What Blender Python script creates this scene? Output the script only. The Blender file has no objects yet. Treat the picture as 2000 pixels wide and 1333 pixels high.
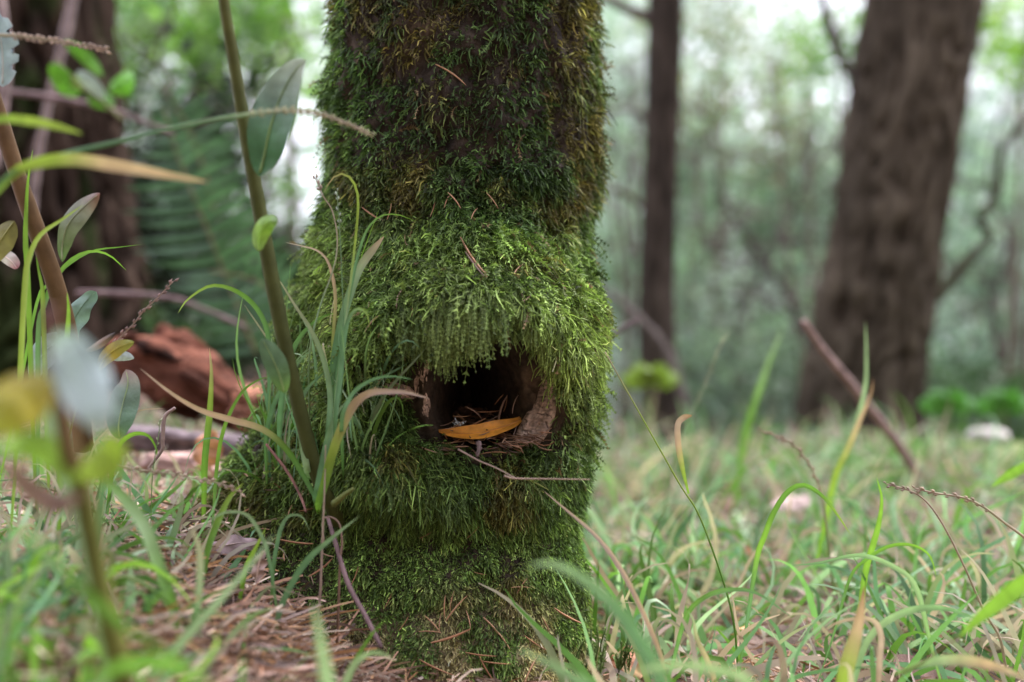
import bpy, math, random
import numpy as np

# ------------------------------------------------------------------ camera, light, exposure
SC = bpy.context.scene
CZ = 0.32
FPX = 35.0 / 36.0 * 2000.0
cam_d = bpy.data.cameras.new('camera'); cam = bpy.data.objects.new('camera', cam_d)
SC.collection.objects.link(cam); SC.camera = cam
cam.location = (0, 0, CZ); cam.rotation_euler = (math.radians(90), 0, 0)
cam_d.lens = 35; cam_d.sensor_width = 36; cam_d.clip_start = 0.02; cam_d.clip_end = 400
cam_d.dof.use_dof = True; cam_d.dof.focus_distance = 0.775; cam_d.dof.aperture_fstop = 2.1
cam_d.dof.aperture_blades = 0

world = bpy.data.worlds.new('World'); SC.world = world; world.use_nodes = True
wn = world.node_tree; wn.nodes.clear()
sky = wn.nodes.new('ShaderNodeTexSky'); sky.sky_type = 'NISHITA'; sky.sun_disc = False
SUN_EL, SUN_ROT = math.radians(58), math.radians(40)
sky.sun_elevation = SUN_EL; sky.sun_rotation = SUN_ROT
sky.air_density = 1.0; sky.dust_density = 4.0; sky.ozone_density = 1.0
mix = wn.nodes.new('ShaderNodeMixRGB'); mix.inputs[0].default_value = 0.84     # overcast: an even cloud deck over the sky
mix.inputs[2].default_value = (6.2, 6.0, 7.1, 1)
bgd = wn.nodes.new('ShaderNodeBackground'); bgd.inputs[1].default_value = 0.13
wo = wn.nodes.new('ShaderNodeOutputWorld')
wn.links.new(sky.outputs[0], mix.inputs[1]); wn.links.new(mix.outputs[0], bgd.inputs[0]); wn.links.new(bgd.outputs[0], wo.inputs[0])

sl = bpy.data.lights.new('sun', 'SUN'); sl.energy = 1.5; sl.angle = math.radians(24); sl.color = (1, 0.96, 0.9)
so = bpy.data.objects.new('sun', sl); SC.collection.objects.link(so)
so.rotation_euler = (math.radians(90) - SUN_EL, 0, math.pi - SUN_ROT)
so.location = (0, 0, 8)
SC.view_settings.view_transform = 'Standard'; SC.view_settings.look = 'None'
SC.view_settings.exposure = 2.2; SC.view_settings.gamma = 1.0; SC.view_settings.use_curve_mapping = False
SC.render.engine = 'CYCLES'
SC.cycles.max_bounces = 6; SC.cycles.diffuse_bounces = 3; SC.cycles.glossy_bounces = 2
SC.cycles.transmission_bounces = 4; SC.cycles.transparent_max_bounces = 4
SC.cycles.use_denoising = True
SC.cycles.use_adaptive_sampling = True; SC.cycles.adaptive_threshold = 0.012

# ------------------------------------------------------------------ helpers
rng = np.random.default_rng(7); random.seed(7)
def A(*a): return np.array(a, float)
def at(px, py, Y): return A((px - 1000) / FPX * Y, Y, CZ - (py - 666.5) / FPX * Y)
def proj(P):
    Y = np.maximum(P[..., 1], 1e-3)
    return 1000 + P[..., 0] / Y * FPX, 666.5 + (CZ - P[..., 2]) / Y * FPX
def sst(a, b, x):
    t = np.clip((x - a) / (b - a), 0, 1); return t * t * (3 - 2 * t)
def nrm(v): return v / np.maximum(np.linalg.norm(v, axis=-1, keepdims=True), 1e-9)
_h = np.random.default_rng(99).random(65536)
def _hash(i, j, k): return _h[(i * 73856093 ^ j * 19349663 ^ k * 83492791) & 65535]
def vnoise(x, y, z=0.0):
    x, y, z = np.broadcast_arrays(np.asarray(x, float), np.asarray(y, float), np.asarray(z, float))
    xi, yi, zi = [np.floor(v).astype(np.int64) for v in (x, y, z)]
    fx, fy, fz = x - xi, y - yi, z - zi
    fx, fy, fz = [f * f * (3 - 2 * f) for f in (fx, fy, fz)]
    r = 0
    for a in (0, 1):
        for b in (0, 1):
            for c in (0, 1):
                r = r + _hash(xi + a, yi + b, zi + c) * (fx if a else 1 - fx) * (fy if b else 1 - fy) * (fz if c else 1 - fz)
    return r
def fbm(x, y, z=0.0, o=3):
    s, a, t = 0, 0.5, 0
    for i in range(o):
        s = s + a * vnoise(x * 2**i + 17 * i, y * 2**i + 5 * i, z * 2**i + 3 * i); t += a; a *= .5
    return s / t - 0.5

def tag(o, label=None, cat=None, group=None, kind=None):
    if label: o['label'] = label
    if cat: o['category'] = cat
    if group: o['group'] = group
    if kind: o['kind'] = kind
    return o
def link(o, parent=None):
    SC.collection.objects.link(o)
    if parent is not None: o.parent = parent
    return o
def empty(name, loc=(0, 0, 0)):
    o = bpy.data.objects.new(name, None); o.location = loc; o.empty_display_size = .01
    return link(o)
def wmesh(name, V, Fs, C=None, mat=None, smooth=True):
    """V (n,3); Fs: list of int arrays (m,3) or (m,4)"""
    V = np.ascontiguousarray(V, dtype=np.float32)
    if not isinstance(Fs, (list, tuple)): Fs = [Fs]
    Fs = [np.asarray(f, dtype=np.int32) for f in Fs if len(f)]
    loops = np.concatenate([f.ravel() for f in Fs])
    tot = np.concatenate([np.full(len(f), f.shape[1], np.int32) for f in Fs])
    me = bpy.data.meshes.new(name)
    me.vertices.add(len(V)); me.vertices.foreach_set('co', V.ravel())
    me.loops.add(len(loops)); me.loops.foreach_set('vertex_index', loops)
    st = np.zeros(len(tot), np.int32); st[1:] = np.cumsum(tot)[:-1]
    me.polygons.add(len(tot)); me.polygons.foreach_set('loop_start', st)
    me.update(calc_edges=True)
    me.polygons.foreach_set('use_smooth', np.full(len(tot), smooth))
    if C is not None:
        ca = me.color_attributes.new('col', 'FLOAT_COLOR', 'POINT')
        C4 = np.ones((len(V), 4), np.float32); C4[:, :3] = np.clip(C, 0, 1)
        ca.data.foreach_set('color', C4.ravel())
    if mat: me.materials.append(mat)
    return me
def mobj(name, me, parent=None, base=None):
    o = bpy.data.objects.new(name, me); link(o, parent)
    if base is not None:
        b = np.asarray(base, float)
        n = len(me.vertices); co = np.empty(n * 3, np.float32); me.vertices.foreach_get('co', co)
        me.vertices.foreach_set('co', (co.reshape(-1, 3) - b).ravel().astype(np.float32)); o.location = b
    return o
class MB:
    def __init__(s): s.V = []; s.T = []; s.Q = []; s.C = []; s.n = 0
    def add(s, V, F, C=(0.5, 0.5, 0.5)):
        V = np.asarray(V, float).reshape(-1, 3); F = np.asarray(F, int) + s.n
        (s.T if F.shape[1] == 3 else s.Q).append(F)
        C = np.asarray(C, float)
        s.C.append(np.broadcast_to(C, (len(V), 3)) if C.ndim == 1 else C.reshape(-1, 3))
        s.V.append(V); s.n += len(V)
        return s
    def mesh(s, name, mat, smooth=True):
        Fs = []
        if s.T: Fs.append(np.concatenate(s.T))
        if s.Q: Fs.append(np.concatenate(s.Q))
        return wmesh(name, np.concatenate(s.V), Fs, np.concatenate(s.C), mat, smooth)
    def obj(s, name, mat, parent=None, base=None, smooth=True):
        if parent is not None and base is None: base = None
        o = mobj(name, s.mesh(name, mat, smooth), None, base)
        if parent is not None:
            o.parent = parent
            o.location = np.array(o.location) - np.array(parent.matrix_world.translation if False else parent['_loc'] if '_loc' in parent else parent.location)
        return o
def crom(P, n):
    P = np.asarray(P, float)
    if len(P) == 2: t = np.linspace(0, 1, n)[:, None]; return P[0] * (1 - t) + P[1] * t
    d = np.r_[0, np.cumsum(np.linalg.norm(np.diff(P[:, :3], axis=0), axis=1) ** .6 + 1e-6)]
    Q = np.vstack([2 * P[0] - P[1], P, 2 * P[-1] - P[-2]])
    out = []
    for u in np.linspace(0, d[-1], n):
        i = min(max(np.searchsorted(d, u, side='right') - 1, 0), len(P) - 2)
        t = (u - d[i]) / (d[i + 1] - d[i])
        a, b, c, e = Q[i], Q[i + 1], Q[i + 2], Q[i + 3]
        out.append(.5 * ((2 * b) + (c - a) * t + (2 * a - 5 * b + 4 * c - e) * t * t + (3 * b - a - 3 * c + e) * t ** 3))
    return np.array(out)
def gradc(stops, t):
    ts = np.array([s[0] for s in stops]); cs = np.array([s[1] for s in stops], float)
    return np.stack([np.interp(t, ts, cs[:, k]) for k in range(3)], -1)
def tube(mb, P, R, C=(.3, .3, .3), sides=8, noise=0.0, freq=30, cap=True):
    P = np.asarray(P, float); n = len(P); R = np.broadcast_to(np.asarray(R, float), (n,))
    T = nrm(np.gradient(P, axis=0)); ref = A(0.13, 1, .07) if abs(T[:, 1]).mean() < .8 else A(0, .1, 1)
    S = nrm(np.cross(T, ref)); U = nrm(np.cross(S, T))
    a = np.arange(sides) / sides * 2 * math.pi
    rr = R[:, None] * np.ones((1, sides))
    if noise:
        q = P[:, None] + (S[:, None] * np.cos(a)[None, :, None] + U[:, None] * np.sin(a)[None, :, None]) * R[:, None, None]
        rr = rr * (1 + noise * 2 * fbm(q[..., 0] * freq, q[..., 1] * freq, q[..., 2] * freq * .5))
    V = P[:, None] + (S[:, None] * np.cos(a)[None, :, None] + U[:, None] * np.sin(a)[None, :, None]) * rr[..., None]
    i = np.arange(n - 1)[:, None]; j = np.arange(sides)[None]; k = (j + 1) % sides
    F = np.stack([i * sides + j, i * sides + k, (i + 1) * sides + k, (i + 1) * sides + j], -1).reshape(-1, 4)
    C = np.asarray(C, float)
    CC = np.broadcast_to(C, (n * sides, 3)) if C.ndim == 1 else np.repeat(C, sides, 0)
    V2 = V.reshape(-1, 3)
    if cap:
        V2 = np.vstack([V2, P[0] - T[0] * R[0] * .3, P[-1] + T[-1] * R[-1] * .3]); CC = np.vstack([CC, CC[:1], CC[-1:]])
    mb.add(V2, F, CC)
    if cap:
        jj = np.arange(sides); kk = (jj + 1) % sides; b = mb.n - len(V2)
        mb.T.append(np.stack([kk, jj, np.full(sides, n * sides)], -1) + b)
        o = (n - 1) * sides
        mb.T.append(np.stack([o + jj, o + kk, np.full(sides, n * sides + 1)], -1) + b)
    return mb
def ribbon(mb, P, W, C, fold=.25, tilt=0.0, facing=None, twist=0.0):
    """P (n,3), W (n,), C (n,3): folded blade, three vertices across"""
    n = len(P); T = nrm(np.gradient(P, axis=0))
    f = A(0, 1, 0) if facing is None else facing
    S = np.cross(T, f); bad = np.linalg.norm(S, axis=1) < .15; S[bad] = A(0, 0, 1); S = nrm(S)
    for i in range(1, n):
        if S[i] @ S[i - 1] < 0: S[i] *= -1
    U = nrm(np.cross(S, T))
    an = tilt + twist * np.linspace(0, 1, n)[:, None]
    S2 = S * np.cos(an) + U * np.sin(an); U2 = -S * np.sin(an) + U * np.cos(an)
    W = np.asarray(W)[:, None]
    V = np.stack([P - S2 * W / 2, P + U2 * W * fold, P + S2 * W / 2], 1)
    i = np.arange(n - 1)[:, None]; j = np.arange(2)[None]
    F = np.stack([i * 3 + j, i * 3 + j + 1, (i + 1) * 3 + j + 1, (i + 1) * 3 + j], -1).reshape(-1, 4)
    C = np.asarray(C, float); CC = np.repeat(C, 3, 0).reshape(n, 3, 3).copy(); CC[:, 1] *= 1.25
    mb.add(V.reshape(-1, 3), F, CC.reshape(-1, 3)); return mb

# ------------------------------------------------------------------ materials
def mat(name, rough=.6, spec=.4, bump=0.0, bscale=200, trans=0.0, vary=.25, vscale=60, tint=(1, 1, 1), stretch=None, coat=0.0, color=None, spots=None):
    m = bpy.data.materials.new(name); m.use_nodes = True; nt = m.node_tree; N = nt.nodes; L = nt.links; N.clear()
    out = N.new('ShaderNodeOutputMaterial'); p = N.new('ShaderNodeBsdfPrincipled')
    p.inputs['Roughness'].default_value = rough; p.inputs['Specular IOR Level'].default_value = spec
    p.inputs['Coat Weight'].default_value = coat; p.inputs['Coat Roughness'].default_value = .25
    tc = N.new('ShaderNodeTexCoord'); mp = N.new('ShaderNodeMapping'); L.new(tc.outputs['Object'], mp.inputs[0])
    if stretch: mp.inputs['Scale'].default_value = stretch
    if color is None:
        at_ = N.new('ShaderNodeAttribute'); at_.attribute_name = 'col'; src = at_.outputs['Color']
    else:
        rgb = N.new('ShaderNodeRGB'); rgb.outputs[0].default_value = (*color, 1); src = rgb.outputs[0]
    n1 = N.new('ShaderNodeTexNoise'); n1.inputs['Scale'].default_value = vscale; n1.inputs['Detail'].default_value = 5
    L.new(mp.outputs[0], n1.inputs['Vector'])
    mr = N.new('ShaderNodeMapRange'); mr.inputs[1].default_value = .3; mr.inputs[2].default_value = .7
    mr.inputs[3].default_value = 1 - vary; mr.inputs[4].default_value = 1 + vary
    L.new(n1.outputs[0], mr.inputs[0])
    vm = N.new('ShaderNodeVectorMath'); vm.operation = 'SCALE'; L.new(src, vm.inputs[0]); L.new(mr.outputs[0], vm.inputs['Scale'])
    col = vm.outputs[0]
    if spots:
        sc_, thr, sc_col = spots
        n3 = N.new('ShaderNodeTexNoise'); n3.inputs['Scale'].default_value = sc_; n3.inputs['Detail'].default_value = 3
        L.new(mp.outputs[0], n3.inputs['Vector'])
        cr = N.new('ShaderNodeMapRange'); cr.inputs[1].default_value = thr; cr.inputs[2].default_value = thr + .05
        L.new(n3.outputs[0], cr.inputs[0])
        mx = N.new('ShaderNodeMixRGB'); mx.inputs[2].default_value = (*sc_col, 1)
        L.new(cr.outputs[0], mx.inputs[0]); L.new(col, mx.inputs[1]); col = mx.outputs[0]
    L.new(col, p.inputs['Base Color'])
    if bump:
        n2 = N.new('ShaderNodeTexNoise'); n2.inputs['Scale'].default_value = bscale; n2.inputs['Detail'].default_value = 6
        n2.inputs['Roughness'].default_value = .65
        L.new(mp.outputs[0], n2.inputs['Vector'])
        b = N.new('ShaderNodeBump'); b.inputs['Strength'].default_value = 1; b.inputs['Distance'].default_value = bump
        L.new(n2.outputs[0], b.inputs['Height']); L.new(b.outputs[0], p.inputs['Normal'])
    if trans:
        tr = N.new('ShaderNodeBsdfTranslucent'); 
        vs = N.new('ShaderNodeVectorMath'); vs.operation = 'MULTIPLY'; vs.inputs[1].default_value = (1.05, 1.22, .85)
        L.new(col, vs.inputs[0]); L.new(vs.outputs[0], tr.inputs[0])
        ms = N.new('ShaderNodeMixShader'); ms.inputs[0].default_value = trans
        L.new(p.outputs[0], ms.inputs[1]); L.new(tr.outputs[0], ms.inputs[2]); L.new(ms.outputs[0], out.inputs[0])
    else: L.new(p.outputs[0], out.inputs[0])
    return m
M_moss = mat('moss', rough=.6, spec=.2, trans=.25, vary=.3, vscale=90)
M_bark = mat('mossy_bark', rough=.85, spec=.2, bump=.004, bscale=160, vary=.55, vscale=120)
M_wood = mat('bare_wood', rough=.75, spec=.25, bump=.0012, bscale=380, vary=.4, vscale=220, stretch=(1, 1, 2.2))
M_blade = mat('grass_blade', rough=.5, spec=.25, trans=.38, vary=.12, vscale=50)
M_leaf = mat('broad_leaf', rough=.38, spec=.5, trans=.2, vary=.3, vscale=60, bump=.0012, bscale=160)
M_orange = mat('orange_leaf', rough=.38, spec=.5, trans=.2, vary=.16, vscale=160, bump=.0004, bscale=600, spots=(230, .70, (.09, .035, .01)))
M_dead = mat('dead_leaf', rough=.7, spec=.3, trans=.08, vary=.35, vscale=70, bump=.001, bscale=200)
M_stem = mat('green_stem', rough=.65, spec=.15, bump=.0005, bscale=300, vary=.25, vscale=60)
M_twig = mat('twig', rough=.8, spec=.2, bump=.0012, bscale=220, vary=.4, vscale=90)
M_needle = mat('fallen_needle', rough=.45, spec=.4, vary=.15, vscale=80)
M_soil = mat('forest_soil', rough=.95, spec=.15, bump=.01, bscale=50, vary=.5, vscale=30)
M_farbark = mat('ridged_bark', rough=.95, spec=.05, bump=.012, bscale=26, vary=.5, vscale=14, stretch=(1.6, 1.6, .35))
M_rot = mat('rotten_wood', rough=.9, spec=.1, bump=.02, bscale=26, vary=.8, vscale=30, stretch=(.35, 1, 1.6))
M_fol = mat('foliage', rough=.5, spec=.3, trans=.4, vary=.3, vscale=3)
M_stone = mat('pale_stone', rough=.8, bump=.004, bscale=40, vary=.2, vscale=25)
M_hill = mat('hillside', rough=.95, spec=.1, bump=.3, bscale=.7, vary=.4, vscale=.6)

# ------------------------------------------------------------------ ground
def gh(x, y):
    x = np.asarray(x, float); y = np.asarray(y, float)
    lf = sst(-.02, -.30, x)
    z = .045 + .105 * lf * sst(.2, .6, y) + lf * .075 * np.clip(y - .8, 0, 3)
    z = z + .035 * np.exp(-(((x - .95) / .35) ** 2 + ((y - 2.0) / .4) ** 2))
    z = z + .03 * (fbm(x * 4, y * 4, 1.3)) + .018 * fbm(x * 18, y * 18, 4.1)
    rt = sst(-1.8, -.2, x)
    z = z - rt * .30 * np.clip(y - 2.15 - .9 * fbm(x * .9, 3.3, 6), 0, 9.5) + rt * .12 * fbm(x * 1.6, y * 1.6, 9) * sst(1.0, 1.6, y) + .07 * np.clip(y - 15, 0, 60) * (.3 + .7 * rt) * (.8 + .8 * (fbm(x * .08, y * .05, 2) + .2))
    z = z + .9 * np.clip(-.9 - y, 0, 6)  # unseen rise added behind the camera to block front light
    return z
gx = np.sinh(np.linspace(-6.3, 6.3, 330)) * .22; gx = np.sort(gx)
gy = .75 + np.sinh(np.linspace(-5.6, 6.15, 350)) * .22
X, Yg = np.meshgrid(gx, gy); Z = gh(X, Yg)
nx, ny = len(gx), len(gy)
i = np.arange(ny - 1)[:, None]; j = np.arange(nx - 1)[None]
GF = np.stack([i * nx + j, i * nx + j + 1, (i + 1) * nx + j + 1, (i + 1) * nx + j], -1).reshape(-1, 4)
n_ = fbm(X * 3, Yg * 3, 8)[..., None]; n2_ = fbm(X * 25, Yg * 25, 2)[..., None]
gc = A(.17, .125, .105) + n_ * A(.14, .07, .06) + n2_ * A(.20, .13, .11)
gc = gc * (1 - .45 * sst(1.1, 1.9, Yg)[..., None])  # ground colour darkened farther back, standing for shadow among the grass
far_ = sst(3.2, 6, Yg)[..., None]; gm = sst(-.06, .06, fbm(X * 2.1 + 9, Yg * 2.1, 3) + .1 * (X > .5))[..., None] * sst(1.3, 1.9, Yg)[..., None]
gc = gc * (1 - gm) + A(.055, .09, .025) * gm
gc = gc * (1 - far_) + (A(.06, .09, .04) + n_ * .04) * far_
ground = mobj('ground', wmesh('ground', np.stack([X, Yg, Z], -1).reshape(-1, 3), GF, gc.reshape(-1, 3), M_soil))
tag(ground, 'brown forest floor of soil and litter rising towards the fern and log', 'ground', kind='structure')

# ------------------------------------------------------------------ the mossy tree
TCX, TCY, R0 = -.044, .915, .113
def rad(ph, z):
    ph = np.asarray(ph, float); z = np.asarray(z, float)
    cx0 = np.cos(ph) + 2 * np.sin(ph)
    r = R0 + np.interp(z, [.5, 3.2], [0, -.02])
    zz = np.array([-.1, 0, .12, .186, .257, .352, .40, .45, .75])
    fl = np.interp(z, zz, [.17, .155, .125, .10, .060, .030, .02, .006, .004])
    dl = np.exp(-((ph + 1.35) / .62) ** 2)
    r = r + fl * dl
    fr = np.interp(z, [-.1, 0, .06, .1, .25, .35, .40, .47, .75], [.03, .018, .0, -.02, -.022, -.014, -.008, .003, .005])
    r = r + fr * np.exp(-((ph - 1.55) / .6) ** 2)
    r = r + np.clip(.16 - z, 0, .3) * .28 * np.exp(-(ph / 1.1) ** 2)
    bk = np.clip(.2 - z, 0, .3) * .35; r = r + bk * (np.abs(ph) > 1.9)* sst(1.9, 2.4, np.abs(ph))
    def g(p0, z0, sp, sz): return np.exp(-((ph - p0) / sp) ** 2 - ((z - z0) / sz) ** 2)
    r = r + .050 * g(.10, .350, .62, .050)
    r = r + .033 * g(.85, .295, .34, .080)
    r = r + .030 * g(-.36, .218, .42, .034)
    r = r + .042 * g(-.52, .290, .32, .055)
    r = r + .020 * g(.42, .215, .42, .032)
    r = r + .012 * sst(.20, .15, z) * np.exp(-(ph / 1.0) ** 2) + .006 * fbm(cx0 * 14, z * 70, 1.7, 2)
    r = r + .55 * np.clip(.15 - z, 0, .3) * np.exp(-((ph + .75) / .55) ** 2) * .6 + .017 * sst(.235, .13, z) * sst(-1.6, -1.2, ph) * sst(1.2, .7, ph)
    er = np.sqrt(((ph - .10) / .56) ** 2 + ((z - .278 + .010 * np.abs(ph - .1)) / .078) ** 2)
    r = r + .017 * np.exp(-((er - 1.0) / .32) ** 2) * sst(.40, .34, z) - .016 * g(-.98, .265, .20, .075)
    cx_, sx_ = np.cos(ph), np.sin(ph)
    r = r + .012 * fbm(cx_ * 3.2 + 4, sx_ * 3.2, z * 20) + .017 * fbm(cx_ * 7 + 4, sx_ * 7, z * 52, 2)
    return r
PH0, Z0, AP, BP = .135, .2735, .275, .053
def open_e(ph, z):
    e = np.sqrt(((ph - PH0) / AP) ** 2 + ((z - Z0) / np.where(z < Z0, BP * .76, BP)) ** 2)
    return e + .16 * fbm(ph * 9, z * 60, 5.0)
def radh(ph, z):
    r = rad(ph, z); e = open_e(ph, z)
    lip = .010 * np.exp(-((e - 1.12) / .17) ** 2)
    s = sst(1.04, .60, e)
    return (r + lip) * (1 - s) + .022 * s
def surf(ph, z, h=False):
    r = (radh if h else rad)(ph, z)
    return np.stack([TCX + r * np.sin(ph), TCY - r * np.cos(ph), np.broadcast_to(z, r.shape) + 0 * r], -1)
def snorm(ph, z, h=False, e=.012):
    a = surf(ph + e, z, h) - surf(ph - e, z, h); b = surf(ph, z + e * .12, h) - surf(ph, z - e * .12, h)
    return nrm(np.cross(a, b))
phs = np.r_[np.linspace(-1.25, 1.45, 250), np.linspace(1.45, 2 * math.pi - 1.25, 72)[1:-1]]
zs = np.r_[np.linspace(-.1, .03, 25)[:-1], np.linspace(.03, .47, 330)[:-1], np.linspace(.47, .80, 130)[:-1], np.linspace(.8, 3.2, 90)]
PHg, Zg = np.meshgrid(phs, zs)
SV = surf(PHg, Zg, True)
nph, nz = len(phs), len(zs)
i = np.arange(nz - 1)[:, None]; j = np.arange(nph)[None]; k = (j + 1) % nph
TF = np.stack([i * nph + j, i * nph + k, (i + 1) * nph + k, (i + 1) * nph + j], -1).reshape(-1, 4)
bn = fbm(SV[..., 0] * 60, SV[..., 1] * 60, SV[..., 2] * 60)[..., None]
bn2 = fbm(SV[..., 0] * 14, SV[..., 1] * 14, SV[..., 2] * 14)[..., None]
bc = A(.034, .024, .016) + bn * A(.034, .024, .016) + sst(.05, .2, bn2) * A(.05, .035, .022)
lowb = sst(.14, .07, SV[..., 2])[..., None]; bc = bc * (1 - lowb) + A(.19, .15, .085) * (1 + bn) * lowb
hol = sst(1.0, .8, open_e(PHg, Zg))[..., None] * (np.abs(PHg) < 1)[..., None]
bc = bc * (1 - hol) + (A(.022, .013, .009) * (1 + 1.2 * bn)) * hol  # hollow interior coloured darker, its shade painted in
tree = empty('mossy_tree', (TCX, TCY, .04))
tag(tree, 'moss covered tree trunk with a dark hollow knot low on its front', 'tree')
def part(o, root):
    o.parent = root; o.location = np.array(o.location) - np.array(root.location); return o
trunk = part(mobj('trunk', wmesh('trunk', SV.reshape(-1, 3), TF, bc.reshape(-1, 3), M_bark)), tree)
tag(trunk, 'dark brown bark showing between the moss')

# bare callus wood round the knot
def ridge(name, pts, wpx, hgt, nseg, nac, cracks, label, base_off=.0):
    """strip of bare wood over the trunk surface; pts given as photo px over the burl, found on the surface"""
    P2 = crom(np.array([(a, b, c) for a, b, c in pts]), nseg)
    W = P2[:, 2]; T = nrm(np.gradient(P2[:, :2], axis=0)); S = np.stack([-T[:, 1], T[:, 0]], -1)
    u = np.linspace(-1, 1, nac)
    px = P2[:, None, 0] + S[:, None, 0] * u[None] * W[:, None] / 2
    py = P2[:, None, 1] + S[:, None, 1] * u[None] * W[:, None] / 2
    P = px2surf(px, py); e_ = open_e(np.arctan2(P[..., 0] - TCX, TCY - P[..., 1]), P[..., 2])
    P = P + A(0, -1, 0) * (.009 * np.exp(-((e_ - 1.12) / .17) ** 2))[..., None]
    s = np.linspace(0, 1, nseg)[:, None]
    ex = 8.0
    prof = (1 - np.abs(u[None]) ** 2.4) ** .8 * np.sin(np.pi * np.clip(s * .96 + .02, 0, 1)) ** .35
    cr = np.abs(((s * cracks + .0 + 2.6 * fbm(u[None] * 1.8, s * 6, 3)) % 1) - .5) * 2
    crk = np.exp(-((1 - cr) / .10) ** 2) * sst(.35, .6, vnoise(u[None] * 2.6 + 9, s * cracks * 1.1))
    fib = fbm(u[None] * 9 + .0 * s, s * 5, 7)
    H = hgt * prof * (1 + .5 * fbm(u[None] * 3, s * 9, 1)) - .0032 * crk * prof + .0016 * fib - .0022
    P = P + A(0, -1, 0) * H[..., None] + A(0, 0, .0) 
    C = (A(.34, .245, .19) + A(.12, .09, .075) * 4 * fbm(u[None] * 3, s * 6, 2)[..., None]) * (1 + 1.2 * fbm(u[None] * 8, s * 30, 9))[..., None] + A(.06, .05, .04) * fib[..., None]
    C = C * (1 - .75 * crk[..., None])
    n, m = P.shape[:2]; i = np.arange(n - 1)[:, None]; j = np.arange(m - 1)[None]
    F = np.stack([i * m + j, i * m + j + 1, (i + 1) * m + j + 1, (i + 1) * m + j], -1).reshape(-1, 4)
    o = part(mobj(name, wmesh(name, P.reshape(-1, 3), F, C.reshape(-1, 3), M_wood)), tree)
    return tag(o, label)
def px2surf(px, py, h=False):
    """walks a viewing ray onto the trunk (fixed point on depth)"""
    px = np.asarray(px, float); py = np.asarray(py, float); Y = np.full(px.shape, .78)
    for _ in range(25):
        x = (px - 1000) / FPX * Y; z = CZ - (py - 666.5) / FPX * Y
        r0 = rad(np.arctan2(x - TCX, TCY - Y), z); sx = np.clip((x - TCX) / r0, -.98, .98)
        Yn = TCY - r0 * np.sqrt(1 - sx ** 2); Y = .5 * Y + .5 * Yn
    return np.stack([(px - 1000) / FPX * Y, Y, CZ - (py - 666.5) / FPX * Y], -1)
ridge('bare_wood_ridge', [(1076, 716, 20), (1071, 760, 38), (1062, 800, 54), (1044, 838, 60), (1022, 866, 44), (1008, 882, 18)], 0, .0075, 110, 40, 12,
      'pinkish bare wood ridge with cross cracks')
ridge('bare_wood_ridge', [(836, 678, 14), (831, 703, 30), (824, 732, 36), (822, 762, 36), (828, 792, 28), (836, 818, 14)], 0, .0035, 90, 40, 7,
      'knobbly pink bare wood edge of the hollow')
ridge('bare_wood_ridge', [(728, 754, 12), (750, 758, 30), (775, 763, 36), (798, 769, 30), (814, 775, 14)], 0, .0055, 70, 30, 2,
      'smooth folded bare wood above the lower moss cushion')

# ------------------------------------------------------------------ moss
def G2(px, py, cx, cy, sx, sy): return np.exp(-((px - cx) / sx) ** 2 - ((py - cy) / sy) ** 2)
def bare_mask(px, py):
    b = 1.1 * G2(px, py, 1064, 780, 24, 58) + 1.0 * G2(px, py, 1028, 850, 26, 26)
    b += .65 * G2(px, py, 826, 725, 18, 44) + .9 * G2(px, py, 778, 764, 44, 16)
    return np.clip(b * 1.25, 0, 1)
def strands(P, D, L, W, down, curl, nseg, C, Ctip, tipw=.25):
    """n tapered curved ribbons in one go"""
    n = len(P); t = np.linspace(0, 1, nseg + 1)[None, :, None]
    rv = nrm(rng.normal(size=(n, 3))); sd = nrm(np.cross(D, rv)); ud = np.cross(sd, D)
    ph = rng.random((n, 1, 1)) * 6.28; fr = (2.2 + 2 * rng.random((n, 1, 1)))
    L_ = L[:, None, None]
    X_ = P[:, None] + L_ * (D[:, None] * (t - .25 * t * t * down[:, None, None]) + A(0, 0, -1) * (down[:, None, None] * t * t * .75)
         + curl[:, None, None] * (sd[:, None] * (np.sin(fr * t + ph) - np.sin(ph)) + ud[:, None] * (np.cos(fr * t + ph) - np.cos(ph))))
    T = nrm(np.gradient(X_, axis=1))
    S = nrm(np.cross(T, nrm(rv + A(0, 1.2, 0))[:, None]))
    w = (W[:, None, None] * (1 - (1 - tipw) * t ** 1.6)) * .5
    V = np.stack([X_ - S * w, X_ + S * w], 2).reshape(-1, 3)
    m = (nseg + 1) * 2
    b = (np.arange(n) * m)[:, None, None] + (np.arange(nseg) * 2)[None, :, None]
    F = (b + np.array([0, 1, 3, 2])[None, None]).reshape(-1, 4)
    Cc = C[:, None] * (1 - t) + Ctip[:, None] * t
    Cc = np.repeat(Cc[:, :, None], 2, 2).reshape(-1, 3)
    return V, F, Cc, X_, T, S
def flow(P):
    return np.stack([fbm(P[:, 0] * 30 + a, P[:, 1] * 30, P[:, 2] * 30 + a, 2) * 2.2 for a in (0, 31, 67)], -1)
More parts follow.
